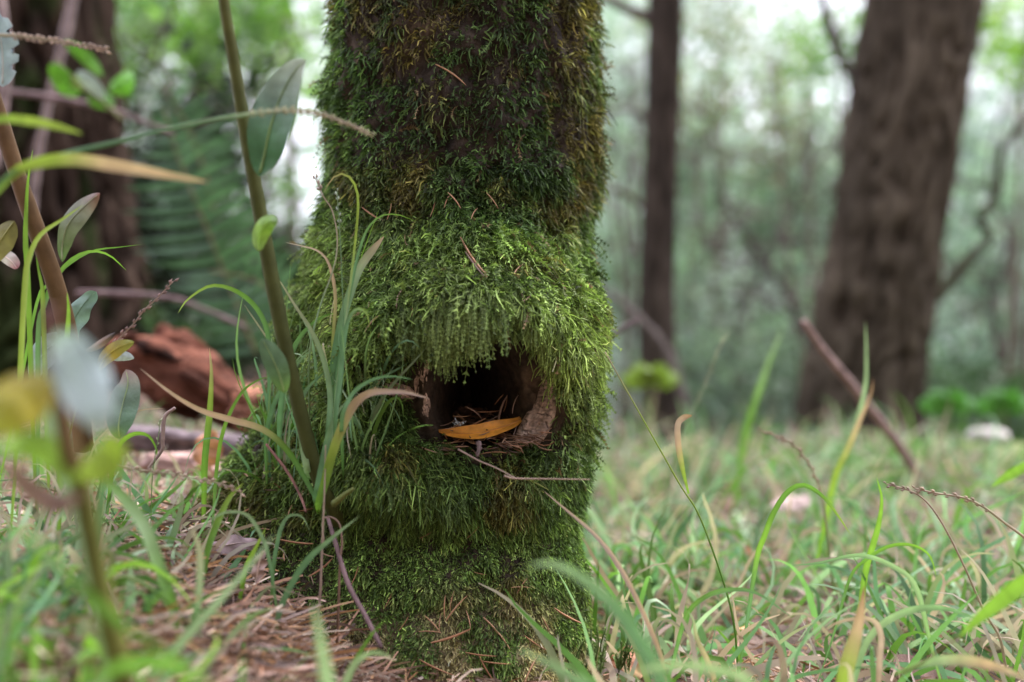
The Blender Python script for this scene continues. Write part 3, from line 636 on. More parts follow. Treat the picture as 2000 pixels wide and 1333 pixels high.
BL = [
 # label, px points tip->base, width px, depth(s), colour stops, extra
 ('green blade arching over beside the sapling stem with its pale green tip hanging', [(348,612),(366,586),(410,559),(455,566),(495,595),(520,640),(526,700)], 13, (.78,.82), S(YG, GR, BG, BG), {}),
 ('long blade with a dry tan end crossing in front of the red log', [(274,720),(330,765),(388,800),(450,820),(515,840),(565,885),(612,965)], 17, (.70,.76), S(PINK, TAN, TAN, GR, BG, BG), {}),
 ('upright spotted green blade with a brown tip standing before the red log', [(409,680),(413,730),(410,800),(404,860),(400,905)], 17, .80, S(TAN, YG, GR, LIM, GR), {'fold':.3}),
 ('short green hoop shaped blade below the grey green hanging leaf', [(303,905),(306,880),(290,852),(262,848),(236,866),(222,905)], 12, .76, S(GR, LIM, GR, BG), {}),
 ('thin straw coloured blade curving under the bluish leaf', [(322,798),(280,801),(240,815),(210,840),(180,880)], 6, .74, S(TAN, STR, GR), {}),
 ('pointed yellow green blade just left of the pale green bluish sapling leaf', [(131,572),(134,610),(131,660),(125,720)], 20, .72, S(LIM, YG, GR), {}),
 ('narrow blade arching to a bent green tip over the brown sapling stem', [(246,528),(215,500),(180,491),(140,507),(105,550),(85,600),(75,650)], 13, (.78,.74), S(LIM, GR, BG, BG), {}),
 ('straight thin blade reaching sideways beneath the spotted curled leaf', [(276,478),(235,483),(180,491),(130,520),(90,560),(70,600)], 8, .78, S(GR, GR, LIM), {}),
 ('upright bright green blade crossing the brown sapling stem', [(64,293),(55,350),(51,410),(50,475),(54,540)], 15, .73, S(LIM, LIM, GR), {}),
 ('curved yellow green blade touching the spotted curled leaf', [(163,400),(120,430),(80,458),(58,500),(48,570)], 22, .70, S(YG, YG, LIM), {}),
 ('short twisted green blade hanging along the brown sapling stem', [(68,470),(74,520),(82,560),(84,600)], 12, .74, S(GR, YG, GR), {}),
 ('blurred yellow green blade reaching in at the edge beneath the grass spike', [(162,262),(110,247),(60,237),(0,233),(-60,250)], 24, .55, S(YG, YG, GR), {'ground':False}),
 ('blurred broad blade turning from yellow green to dry tan at its end', [(405,356),(330,343),(230,325),(140,312),(70,320),(20,345),(-40,420)], 34, .56, S(TAN, TAN, TAN, YG, YG, GR), {'ground':False}),
 ('pale tipped blade crossing the grass stems beside the mossy flank', [(541,540),(575,595),(610,650),(634,710),(645,780),(640,850)], 15, .73, S(STR, PALE, BG, GR), {}),
 ('blue green blade with a hanging yellow tip against the mossy flank', [(722,640),(716,612),(698,603),(680,625),(670,680),(664,740),(655,820)], 15, .72, S(YG, BG, BG, BG, GR), {}),
 ('broad spotted pale green blade leaning on the moss ledge', [(750,462),(735,480),(708,515),(690,555),(665,640),(650,740)], 23, .745, S(TAN, PALE, BG, BG, GR), {'tipt':.12,'fold':.1,'baset':.15}),
 ('slim blade bending over the top of the moss ledge', [(812,433),(778,420),(745,422),(718,447),(702,490),(690,540),(672,640),(655,760)], 8, .74, S(LIM, BG, BG, GR), {}),
 ('thin stem with a drooping yellowed leaf against the tree edge', [(632,378),(648,350),(668,340),(688,352),(699,385),(697,440),(686,540),(672,650),(655,780),(645,900)], 7, .735, S(TAN, YG, YG, PALE, PALE, PALE, STR), {'tipt':.15,'baset':.25}),
 ('straw coloured blade tip sticking out past the tree edge', [(558,474),(590,481),(620,490),(642,515),(655,580),(650,680)], 9, .75, S(STR, TAN, YG, GR), {}),
 ('thick green blade with a dry pink end folding over the moss cushion', [(838,779),(800,768),(760,765),(722,768),(692,790),(668,835),(648,890),(634,945),(622,985)], 24, (.69,.72), S(PINK, PINK, TAN, YG, GR, LIM, GR), {}),
 ('upright blue green blade doubled behind the pink tipped blade', [(676,785),(660,805),(642,850),(630,910),(618,970)], 20, .725, S(PALE, BG, BG, GR), {}),
 ('thin blue green blade arching across the left bare wood', [(806,742),(775,736),(740,738),(708,752),(685,775),(668,820)], 11, .70, S(BG, BG, GR), {}),
 ('narrow upright blade growing against the root flare', [(742,405),(700,520),(680,600),(660,700),(655,800)], 5, .75, S(LIM, GR, GR), {}),
 ('short blade slanting upward behind the green sapling stem', [(628,672),(590,700),(560,745),(535,790),(520,850)], 12, .80, S(PALE, BG, GR), {}),
 ('blue green blade leaning from the stems onto the mossy flank', [(655,610),(620,625),(585,660),(560,720),(548,800)], 15, .76, S(GR, BG, BG), {}),
 ('wide pale blade curving off the lower moss flank', [(636,725),(600,760),(585,800),(590,860),(600,920)], 18, .74, S(BG, PALE, GR), {}),
 ('tall slim blade right beside the green sapling stem', [(570,590),(600,640),(615,700),(618,780),(612,880)], 9, .77, S(PALE, BG, GR), {}),
 ('blade with a forked tip beside the fern and sapling leaf', [(528,735),(500,745),(470,770),(440,830),(425,900)], 11, .78, S(GR, LIM, BG), {}),
 ('big blurred pale green blade below the bluish leaf', [(70,690),(88,780),(115,870),(138,940),(165,1010)], 56, .46, S(PALE, PALE, GR), {}),
 ('soft green blade slanting down through the near litter', [(190,925),(235,965),(280,1025),(305,1090),(335,1175)], 32, .60, S(GR, PALE, GR, LIM), {'tipt':.2}),
 ('long pale blade rising from the dry litter towards the moss', [(702,1008),(650,1050),(600,1095),(565,1150),(545,1200),(536,1260)], 17, .68, S(PALE, BG, BG, GR), {}),
 ('upright fresh blade before the mossy root flare', [(476,943),(450,970),(425,1020),(405,1078)], 22, .70, S(YG, GR, GR), {}),
 ('arched pale green blade in front of the root flare', [(400,1030),(420,1010),(450,1000),(485,1008),(512,1050),(525,1090)], 11, .68, S(PALE, PALE, BG, GR), {}),
 ('green hooked blade at the foot of the mossy root', [(604,1036),(590,1010),(565,1008),(548,1035),(535,1100)], 11, .72, S(PALE, BG, GR), {}),
 ('broad straw and green blade standing in the near litter', [(374,1030),(390,1080),(388,1160),(376,1250)], 22, .60, S(STR, PALE, GR), {'tipt':.2}),
 ('small green blade rising between needles near the root', [(520,1030),(500,1070),(480,1110)], 14, .70, S(YG, LIM, GR), {}),
 ('pale pointed blade lying low on the pink needles', [(535,1188),(500,1200),(465,1228),(440,1260)], 17, .62, S(GR, PALE, GR), {}),
 ('blurred pale blade sticking up at the bottom edge below the root', [(612,1178),(622,1230),(632,1290),(640,1345)], 46, .47, S(PALE, PALE, GR), {}),
 ('short fresh blade at the bottom of the needle heap', [(756,1207),(730,1235),(706,1270),(690,1300)], 12, .66, S(GR, GR, BG), {}),
 ('soft pale blade arching over the bottom edge litter', [(772,1290),(735,1275),(700,1290),(676,1330)], 20, .60, S(PALE, PALE, GR), {}),
 ('blurred soft green blade streaking across the bottom corner', [(10,1010),(90,1080),(170,1160),(250,1230),(360,1290)], 30, .42, S(PALE, GR, GR), {'ground':False}),
 ('wide blurred green blade in the lowest corner', [(420,1345),(330,1300),(250,1300),(160,1340)], 60, .40, S(GR, GR, GR), {'ground':False}),
 ('large blurred green blade arching in front of the tree foot', [(1028,1106),(1080,1102),(1140,1132),(1200,1185),(1250,1255),(1295,1345)], 42, .50, S(PALE, BG, BG, GR), {}),
 ('short blurred green blade below the tree foot', [(1008,1268),(1060,1290),(1110,1320),(1160,1360)], 30, .52, S(PALE, BG, GR), {}),
 ('blurred pale green blade humped along the bottom edge', [(1180,1345),(1250,1312),(1330,1300),(1410,1312),(1470,1350)], 34, .48, S(PALE, PALE, BG), {}),
 ('dry pinkish blade sweeping down beside the tree foot', [(1060,958),(1110,1000),(1165,1048),(1210,1108),(1250,1185),(1292,1285)], 13, (.72,.68), S(PINK, PINK, TAN, PINK), {'fold':.4}),
 ('arched bright green blade with a long hanging tip in the grass', [(1662,1046),(1635,1005),(1605,968),(1570,948),(1540,960),(1512,1000),(1492,1050),(1478,1092)], 15, .80, S(YG, GR, GR, LIM, BG, GR), {}),
 ('single upright spear blade in the right grass', [(1712,932),(1722,975),(1716,1025),(1702,1075),(1690,1120)], 16, .82, S(LIM, LIM, GR), {}),
 ('tall yellow green blade with a brown tip before the big trunk', [(1705,738),(1701,770),(1680,820),(1655,880),(1630,935)], 17, 1.05, S(BRN, TAN, YG, LIM, GR), {}),
 ('pale slender blade poking up between the stick and trunk', [(1690,628),(1692,690),(1690,755),(1672,830),(1640,920)], 12, 1.1, S(PALE, PALE, GR), {}),
 ('broad yellowing blade with a dry brown tip at the bottom edge', [(1688,1145),(1682,1190),(1672,1240),(1655,1300),(1645,1350)], 40, .66, S(BRN, TAN, YG, YG, LIM), {'tipt':.4}),
 ('bright green blurred blade crossing the right edge', [(1872,1246),(1910,1210),(1960,1170),(2010,1130),(2060,1100)], 48, .60, S(LIM, LIM, LIM), {'ground':False,'tipt':.5}),
 ('wide blue green blade humping towards the right edge', [(1905,1208),(1850,1190),(1790,1190),(1730,1215),(1690,1260)], 26, .70, S(BG, PALE, BG), {}),
 ('thin arched blade with a drooping yellow green end', [(1830,1130),(1815,1085),(1780,1065),(1735,1068),(1690,1095),(1660,1130)], 11, .78, S(LIM, GR, BG), {}),
 ('mottled pale blade lying across the bottom right corner', [(1740,1320),(1810,1295),(1880,1290),(1950,1305),(2020,1335)], 30, .62, S(GR, PALE, TAN, STR), {'ground':False}),
 ('blurred upright green blade before the thin tree', [(1530,640),(1505,700),(1480,770),(1455,850)], 20, 1.5, S(PALE, GR, GR), {}),
 ('blurred bright blade poking in over the mossy mound', [(1935,952),(1970,930),(2010,908),(2050,890)], 26, 1.0, S(LIM, LIM, GR), {'ground':False}),
 ('long flat blade stretched low across the right grass', [(1545,1105),(1600,1100),(1680,1085),(1750,1110),(1790,1150)], 14, .76, S(BG, PALE, GR), {}),
 ('dry brownish blade bent double in the bottom grass', [(1600,1240),(1640,1215),(1700,1210),(1720,1240),(1718,1290)], 16, .68, S(PINK, PINK, BRN), {}),
 ('pale green dry ended blade folded near the tree foot', [(1345,1195),(1355,1215),(1362,1250),(1390,1310)], 14, .70, S(PALE, TAN, PINK), {}),
 ('low green blade spreading towards the tree foot', [(1545,1205),(1480,1160),(1430,1152),(1380,1165),(1340,1205)], 13, .72, S(BG, GR, BG), {}),
]
for lab, pts, w, Y, st, kw in BL: blade(lab, spread_Y(pts, Y), w, st, **kw)

def grains(mb, Q, n, size, col, spread=1.0):
    for q in range(n):
        s = (q + .5) / n; c = Q[int(s * (len(Q) - 1))]; i = int(s * (len(Q) - 2)); d = nrm(Q[i] - Q[i + 1])
        sd = nrm(np.cross(d, A(0, 1, 0))) * (1 if q % 2 else -1)
        ax = nrm(d + sd * .35 * spread + rng.normal(size=3) * .08); L = size * rng.uniform(.8, 1.3); wd = L * .19
        b = nrm(np.cross(ax, A(.2, 1, .1))); e = np.cross(ax, b); m_ = c + ax * L * .45 + sd * wd * .6 * spread
        V = [c, m_ + b * wd, m_ + e * wd, m_ - b * wd, m_ - e * wd, c + ax * L]
        mb.add(V, [[0, 1, 2], [0, 2, 3], [0, 3, 4], [0, 4, 1], [5, 2, 1], [5, 3, 2], [5, 4, 3], [5, 1, 4]], col * rng.uniform(.75, 1.25))
def stalk(label, pts, rpx, col, heads=None, hsize=.004, hcol=None, blades=(), ground=True, Y=.75, cat='grass stalk'):
    P3 = spread_Y(pts, Y); P = np.array([at(*p) for p in P3])
    if ground: P = ext_base(P, P3[-1][2])
    Q = crom(P, 44); Ym = np.mean([p[2] for p in P3])
    root = empty('grass_stalk', Q[-1]); tag(root, label, cat)
    cc = gradc(col, np.linspace(0, 1, 44)) if isinstance(col, list) else col
    mb = MB(); tube(mb, Q, rpx * Ym / FPX * np.linspace(.45, 1, 44), cc, 6); part(mb.obj('stem', M_blade), root)
    if heads:
        f, n = heads; mb = MB(); grains(mb, Q[:max(3, int(44 * f))], n, hsize, STR if hcol is None else hcol); part(mb.obj('seed_head', M_blade), root)
    for bp, bw, bs, bk in blades: blade(None, spread_Y(bp, Y if np.isscalar(Y) else Y[0]), bw, bs, parent=root, ground=False, **bk)
    return root
stalk('long grass stem with a beaded spike pointing at the mossy trunk', [(722,262),(680,243),(620,222),(560,216),(500,222),(430,232),(330,252),(220,280),(120,303),(30,335),(-40,400)], 5, S(PINK, STR, PALE, BG, BG, GR), (.42, 34), .0048, A(.40, .38, .24), Y=(.66, .55), ground=False)
stalk('dry seed spike slanting in from beside the chewed bluish leaf', [(205,97),(150,88),(90,78),(20,70),(-40,68)], 3.5, S(PINK, STR, STR), (.8, 34), .005, A(.52, .40, .34), Y=.66, ground=False)
stalk('slanting purple brown seed spike above the yellow brown leaf', [(338,550),(310,580),(280,608),(262,632),(230,665),(195,710),(160,760)], 2.6, S(PINK, PINK, YG, GR), (.42, 20), .0048, A(.34, .22, .20), Y=.74)
stalk('thin upright stalk with tiny pale seeds against the mossy edge', [(658,374),(660,400),(663,440),(666,500),(670,600),(672,700),(665,800)], 1.6, S(PALE, BG, GR), (.22, 10), .0034, A(.42, .46, .38), Y=.73)
stalk('arched stem ending in a pink wilted tuft beside the trunk', [(618,352),(632,385),(648,410),(658,455),(657,500),(645,545),(625,600),(605,690)], 2.4, S(PINK, STR, PALE, PALE, STR), (.10, 5), .006, PINK, Y=.74)
stalk('tall thin stem with a folded dry leaf right of the hollow', [(1182,688),(1210,738),(1245,800),(1290,880),(1330,950),(1362,1000),(1390,1070),(1420,1160),(1435,1230)], 2.4, S(PINK, YG, YG, GR, GR, GR),
      blades=[([(1352,812),(1336,816),(1324,830),(1325,870),(1334,920),(1345,965)], 17, S(BRN, PINK, TAN, YG, LIM), {'tipt': .12})], Y=.76)
stalk('wiry seed stalk bending over in front of the mossy mound', [(1732,946),(1765,955),(1795,968),(1822,995),(1850,1040),(1885,1110),(1920,1190),(1952,1245)], 3.0, S(PINK, PINK, STR, PINK), (.22, 9), .0052, A(.42, .33, .28), Y=.78)
stalk('drooping dry seed stalk reaching the right edge', [(1788,955),(1830,964),(1880,972),(1920,990),(1960,1020),(2010,1058),(2060,1110)], 3.2, S(PINK, STR, PINK), (.55, 16), .0052, A(.44, .33, .27), Y=.76, ground=False)
stalk('bent brown seed spike behind the arched bright blade', [(1487,842),(1520,853),(1548,868),(1570,892),(1590,925),(1608,985)], 3, S(PINK, STR, GR), (.55, 16), .006, A(.36, .26, .20), Y=.95)
stalk('pale faint stalk leaning behind the stem with the folded leaf', [(1418,656),(1400,690),(1382,740),(1355,800),(1320,880)], 2.2, S(STR, PALE, GR), (.5, 14), .005, A(.36, .34, .26), Y=1.15)
stalk('long seed stem lying flat over the left litter', [(470,962),(430,945),(380,935),(330,925),(270,918),(200,905),(130,900)], 2.6, S(PINK, STR, PINK), (.7, 24), .005, A(.5, .37, .30), Y=.70, ground=False)
stalk('dark thin stem running down to the bottom right edge', [(1882,1240),(1850,1260),(1800,1295),(1740,1340)], 2.8, S(BRN, BRN*.7), None, Y=.62)
stalk('tiny white seeded stalk below the red log', [(312,820),(311,840),(308,862),(303,890),(297,940)], 1.5, S(PALE, GR), (.5, 8), .003, A(.55, .55, .42), Y=.75)
stalk('dry thin straw crossing the foot of the moss burl horizontally', [(1152,937),(1080,936),(1008,935),(985,930)], 2.0, S(PINK, PINK), None, Y=.71, ground=False, cat='straw')
stalk('thin pink straw slanting down across the lower moss', [(1010,936),(970,915),(935,900),(895,878)], 2.0, S(PINK, PINK), None, Y=(.71, .738), ground=False, cat='straw')
stalk('looped dry tendril at the foot of the root', [(633,1060),(630,1020),(642,1010),(662,1022),(668,1060),(664,1100)], 3.2, S(PINK, BRN), None, Y=.72, cat='tendril')
stalk('long brown pink stem standing in the needle heap', [(636,870),(634,950),(630,1050),(626,1150),(622,1200)], 3.4, S(STR, PINK, PINK), None, Y=.715)

# ------------------------------------------------------------------ saplings
def stem_tube(pts, Y, rpx, C, name='stem', parent=None, m=M_stem, n=60, noise=.05, sides=12):
    P = crom([at(*p) for p in spread_Y(pts, Y)], n); Ym = np.linspace(spread_Y(pts, Y)[0][2], spread_Y(pts, Y)[-1][2], n)
    r = np.interp(np.linspace(0, 1, n), np.linspace(0, 1, len(rpx)), rpx) * Ym / FPX
    mb = MB(); tube(mb, P, r, C, sides, noise, 40); return mb, P
SG = A(.075, .088, .026)
mb, P = stem_tube([(425,-160),(437,0),(455,110),(478,250),(505,400),(530,540),(558,680),(588,810),(620,930),(646,985),(660,1020)], (.64, .775), [10,11,12,13,14,15,14,14,14,14], gradc(S(A(.10,.11,.035), SG, SG*.8, SG*.9), np.linspace(0,1,60)))
sap = empty('sapling', P[-1]); tag(sap, 'tall olive green sapling stem crossing in front of the mossy tree edge', 'sapling')
part(mb.obj('stem', M_stem), sap)
leaf('leaf', [(506,345,.665),(515,310,.665),(528,250,.66),(548,190,.66),(575,140,.655),(598,118,.65)], 88, S(A(.035,.11,.03), A(.04,.12,.05), A(.10,.18,.12), A(.26,.33,.29), A(.32,.36,.30)), parent=sap, label='large glossy dark green leaf with a painted pale sheen', ribc=A(.20,.30,.10), curl=-.12, a=.75, peak=.42, tilt=.15)  # paler stops towards the tip paint the sheen into the blade colour
leaf('leaf', [(507,492,.67),(505,470,.67),(512,447,.668),(526,434,.665),(542,432,.66)], 34, S(A(.12,.20,.03), LIM, GR), parent=sap, label='small bright green curled leaf', curl=.4, a=.6)
leaf('leaf', [(556,768,.69),(545,730,.688),(530,695,.685),(512,662,.68)], 44, S(GR, A(.10,.19,.10), A(.12,.20,.13)), parent=sap, label='dull green leaf with a reddish notch', curl=.15, a=.55, ribc=A(.25,.36,.12))
mb = MB(); tube(mb, crom([at(652, 985, .718), at(672, 968, .712), at(690, 955, .708)], 8), np.linspace(.0028, .0012, 8), A(.12, .14, .04), 7); part(mb.obj('shoot', M_stem), sap)

BS = A(.115, .066, .028)
mb, P = stem_tube([(-60,60),(-20,170),(0,232),(40,360),(75,460),(105,545),(130,640),(150,760),(165,880)], (.72, .76), [12,14,15,16,17,17,18,18,18], BS)
sp2 = empty('sapling', P[-1]); tag(sp2, 'brown stemmed sapling leaning in beside the dark tree', 'sapling')
part(mb.obj('stem', M_stem), sp2)
leaf('leaf', [(122,512,.735),(122,480,.735),(133,440,.73),(160,408,.73),(195,378,.725)], 46, S(GR*.8, A(.13,.18,.08), A(.17,.20,.12), A(.20,.20,.15), A(.2,.08,.05)), parent=sp2, label='spotted curled leaf with a brown tip', curl=.25, a=.7, peak=.6, ribc=A(.34,.38,.22), tilt=.2)
leaf('leaf', [(5,170,.70),(6,130,.70),(4,90,.70),(-5,50,.70),(-14,20,.70)], 62, A(.25,.32,.34), parent=sp2, label='bluish chewed leaf with notched edges', curl=.1, a=.5, edge=lambda s, u: np.where((np.sin(s * 30) > .5) & (s > .15), .45, 1.0), ribc=A(.4,.4,.35))
leaf('leaf', [(140,690,.77),(135,650,.77),(150,615,.77),(172,585,.77),(188,570,.77)], 42, S(A(.10,.2,.12), A(.20,.30,.26), A(.15,.25,.2)), parent=sp2, label='pale blue green wavy leaf', curl=.2, a=.6, wave=.002, ribc=A(.2,.3,.2))
leaf('leaf', [(130,660,.76),(108,670,.76),(85,690,.76),(60,740,.76)], 55, S(A(.25,.33,.32), A(.28,.35,.34)), parent=sp2, label='bluish leaf behind the grass blades', curl=.2, a=.6)
leaf('leaf', [(28,432,.73),(12,455,.73),(-5,480,.73),(-25,520,.73)], 50, S(A(.16,.15,.04), A(.20,.18,.06)), parent=sp2, label='olive brown leaf end', curl=.2, a=.6)
leaf('leaf', [(-10,490,.74),(8,500,.74),(24,512,.74),(34,525,.74)], 26, S(A(.55,.5,.55), A(.6,.55,.6), A(.4,.15,.2)), parent=sp2, label='pale wrinkled petal like leaf', curl=.4, a=.5)

# leaves by the red log
leaf('small_leaf', [(192,726,.74),(205,700,.74),(230,680,.735),(262,668,.73)], 30, S(A(.20,.15,.03), A(.36,.27,.05), A(.25,.28,.05)), label='yellow brown pointed leaf in front of the red log', cat='leaf', curl=.2, a=.7)
leaf('small_leaf', [(234,858,.73),(232,830,.73),(240,790,.735),(250,750,.74),(246,722,.745)], 58, S(A(.10,.19,.09), A(.11,.2,.12), A(.14,.2,.15), A(.3,.2,.18)), label='grey green oval leaf hanging by its stalk below the log end', cat='leaf', curl=.15, a=.6, peak=.45, ribc=A(.3,.4,.16))
leaf('small_leaf', [(162,688,.72),(185,678,.72),(205,665,.72),(225,650,.72)], 14, S(A(.5,.4,.28), A(.3,.2,.14), A(.04,.03,.03)), label='shrivelled leaf scrap with a black tip above the red log', cat='leaf', curl=.5, rib=False)
leaf('small_leaf', [(262,700,.75),(240,696,.75),(222,704,.75)], 18, A(.40,.46,.46), label='pale blue leaf edge beside the yellow brown leaf', cat='leaf', curl=.4, rib=False)

# near, very blurred plant in the left corner
mb, P = stem_tube([(95,600),(110,740),(135,880),(160,960),(180,1060),(205,1180),(232,1290),(250,1370)], (.40, .44), [11,14,18,20,19,20,22,22], gradc(S(A(.10,.05,.04), A(.12,.07,.03), A(.09,.10,.02), A(.13,.14,.03), A(.09,.08,.02)), np.linspace(0,1,60)), noise=.08)
npl = empty('near_seedling', P[-1]); tag(npl, 'blurred near seedling with a whitish leaf and a yellow leaf', 'seedling')
part(mb.obj('stem', M_stem), npl)
leaf('leaf', [(105,650,.40),(130,690,.39),(160,745,.385),(185,800,.38),(195,845,.38)], 105, S(A(.14,.25,.09), A(.27,.35,.33), A(.34,.42,.43), A(.30,.37,.36)), parent=npl, label='broad whitish blue leaf', curl=.15, a=.6, tilt=.1)
leaf('leaf', [(100,735,.40),(60,765,.395),(20,795,.39),(-40,850,.385)], 110, S(A(.22,.17,.02), A(.35,.30,.02), A(.26,.32,.03)), parent=npl, label='yellow leaf fading to green', curl=.2, a=.6)
leaf('leaf', [(150,930,.41),(185,915,.40),(215,890,.40),(230,850,.39)], 70, A(.24,.34,.04), parent=npl, label='yellow green leaf', curl=.2, a=.6)
leaf('leaf', [(150,945,.41),(110,900,.41),(60,870,.41),(0,880,.40)], 60, A(.22,.38,.05), parent=npl, label='fresh green leaf', curl=.2, a=.6)
leaf('leaf', [(155,970,.41),(110,985,.41),(60,960,.41),(10,900,.40)], 46, A(.26,.16,.14), parent=npl, label='withered pinkish brown leaf', curl=.3, a=.6)

# ------------------------------------------------------------------ needles, twigs and dead leaves on the ground
nm = []
for v in range(8):
    mb = MB(); L = 1.0; c = NC[v % 6]; b = [.05, -.06, .1, .02, .16, -.12, .04, .08][v]
    P = needle_pts(A(0, 0, 0), A(1, 0, 0), L, b, A(0, .6, .8), 6); tube(mb, P, np.array([.5, .9, 1, 1, .8, .3]) * .026, c, 4, cap=False)
    nm.append(mb.mesh('fallen_needle', M_needle))
def put_needle(c, d, L, up, label, group, v=None):
    o = bpy.data.objects.new('fallen_needle', nm[rng.integers(8) if v is None else v]); link(o)
    import mathutils
    x = nrm(np.asarray(d, float)); z = nrm(up - x * (up @ x)); y = np.cross(z, x)
    M = mathutils.Matrix([[x[0], y[0], z[0], c[0]], [x[1], y[1], z[1], c[1]], [x[2], y[2], z[2], c[2]], [0, 0, 0, 1]])
    o.matrix_world = M @ mathutils.Matrix.Diagonal((L, L * rng.uniform(.8, 1.2), L, 1)); return tag(o, label, 'needle', group)
LM = [((880, 150), 'on the bare dark bark high on the trunk'), ((880, 395), 'standing on the dark moss above the ledge centre'), ((960, 400), 'stuck in the dark moss above the ledge'), ((730, 425), 'by the blue green blade on the ledge'), ((925, 520), 'in the thick moss of the ledge'),
      ((790, 580), 'in the moss brow'), ((890, 605), 'on the fringe above the hollow'), ((1095, 560), 'on the bright moss shoulder'), ((1035, 600), 'in the moss right of the brow'), ((910, 690), 'hanging in the fringe tips'), ((720, 630), 'beside the grass on the mossy flank'),
      ((860, 1045), 'on the dark bark under the burl'), ((700, 1130), 'on low moss near the needle heap'), ((870, 1185), 'in the crossed cluster on thin moss'), ((840, 1240), 'at the edge of the bottom cluster'), ((970, 1240), 'on the beige moss at the bottom'), ((950, 1300), 'on the lowest moss by the bottom edge'),
      ((1045, 1250), 'right of the bottom cluster'), ((1015, 1145), 'in the small crossed pair'), ((1100, 1200), 'on moss near the blurred blade'), ((770, 1200), 'on thin moss by the litter heap'), ((1000, 1320), 'nearest the bottom edge')]
def nlabel(a, b, col):
    m_ = ((a[0] + b[0]) / 2, (a[1] + b[1]) / 2); w = min(LM, key=lambda q: math.hypot(q[0][0] - m_[0], q[0][1] - m_[1]))[1]
    L_ = math.hypot(a[0] - b[0], a[1] - b[1]); an_ = math.degrees(math.atan2(abs(a[1] - b[1]), abs(a[0] - b[0])))
    sl = (a[0] - b[0]) * (a[1] - b[1]) > 0
    o_ = 'upright' if an_ > 72 else 'flat lying' if an_ < 15 else ('down sloping' if sl else 'up sloping')
    return f"{'long' if L_ > 55 else 'short' if L_ < 36 else 'mid length'} {o_} {col} needle {w}"
# needles seen one by one on the moss: px ends
TN = [((855,133),(912,172)),((878,382),(902,412)),((952,383),(974,412)),((843,430),(852,402)),((711,415),(752,440)),((868,412),(878,388)),((920,432),(932,412)),((760,435),(768,405)),
      ((900,475),(944,540)),((910,500),(945,545)),((772,600),(790,562)),((806,606),(808,605)),((880,602),(906,596)),((1082,533),(1112,583)),((1043,545),(1060,556)),((1024,598),(1044,570)),((1018,578),(1030,612)),
      ((902,674),(920,700)),((791,468),(796,487)),((706,640),(730,598)),((1028,636),(1040,612)),((806,640),(808,606)),((1002,540),(1020,520)),((822,1054),(855,1034)),((912,1054),(936,1032)),((690,1142),(703,1108)),
      ((868,1208),(869,1164)),((878,1192),(886,1156)),((870,1212),(910,1164)),((832,1202),(862,1234)),((858,1232),(861,1198)),((912,1192),(921,1228)),((845,1258),(919,1232)),((820,1232),(862,1234)),((948,1206),(998,1266)),
      ((1060,1206),(1075,1238)),((1023,1243),(1068,1272)),((910,1276),(968,1283)),((940,1292),(996,1298)),((935,1282),(965,1333)),((1022,1333),(1050,1276)),((820,1290),(885,1320)),((792,1330),(810,1290)),((1008,1160),(1028,1130)),
      ((1000,1147),(1035,1147)),((926,1119),(950,1124)),((752,1190),(768,1160)),((782,1232),(800,1205)),((1080,1190),(1135,1220)),((740,620),(715,650)),((985,650),(1000,620)),((1120,560),(1135,590))]
for a, b in TN:
    if abs(a[0] - b[0]) + abs(a[1] - b[1]) < 8: continue
    pa, pb = px2surf(*[np.array(v, float) for v in zip(a, b)])
    d = pb - pa; L = np.linalg.norm(d); c = (pa + pb) / 2 + A(0, -.0085, .0015)
    if a[1] > 1040: c = c + A(0, .003, 0)
    hi = 'upper' if a[1] < 460 else ('burl' if a[1] < 760 else 'foot')
    put_needle(c, d, L * 1.05, A(0, -1, .3), nlabel(a, b, 'reddish' if hi == 'upper' else 'brown' if hi == 'burl' else 'orange brown'),
               'needles on the ' + {'upper': 'upper moss', 'burl': 'moss round the hollow', 'foot': 'moss of the tree foot'}[hi], rng.integers(2) if hi != 'burl' else None)
for a, b, Y in [((968,840),(985,770),.80),((983,770),(966,790),.80),((998,806),(1010,770),.79),((912,792),(945,818),.79),((884,815),(918,814),.785),((1003,850),(1010,830),.775),((985,806),(992,772),.81),((860,835),(890,822),.785),((870,842),(905,826),.778),((930,806),(975,804),.80),((895,808),(912,828),.79),((940,830),(975,812),.785),((905,838),(950,818),.782)]:
    pa, pb = at(*a, Y), at(*b, Y + .006); put_needle((pa + pb) / 2, pb - pa, np.linalg.norm(pb - pa), A(0, -1, .2), f"{'long' if math.hypot(a[0]-b[0],a[1]-b[1]) > 46 else 'short'} {'upright' if abs(a[0]-b[0]) < abs(a[1]-b[1]) else 'flat lying'} brown needle {'at the hollow centre' if a[0] < 955 and a[0] > 900 else 'near the left wall of the hollow' if a[0] < 955 else 'near the right wall of the hollow'} behind the orange leaf", 'needles in the hollow')
def gnorm(x, y, e=.01): return nrm(A(-(gh(x + e, y) - gh(x - e, y)) / (2 * e), -(gh(x, y + e) - gh(x, y - e)) / (2 * e), 1))
def over_root(x, y):
    ph = math.atan2(x - TCX, TCY - y); zz = np.linspace(-.05, .40, 60); rr = rad(np.full(60, ph), zz); d = math.hypot(x - TCX, TCY - y)
    ok = zz[rr > d]; return ok.max() if len(ok) else -1
cnt = 0
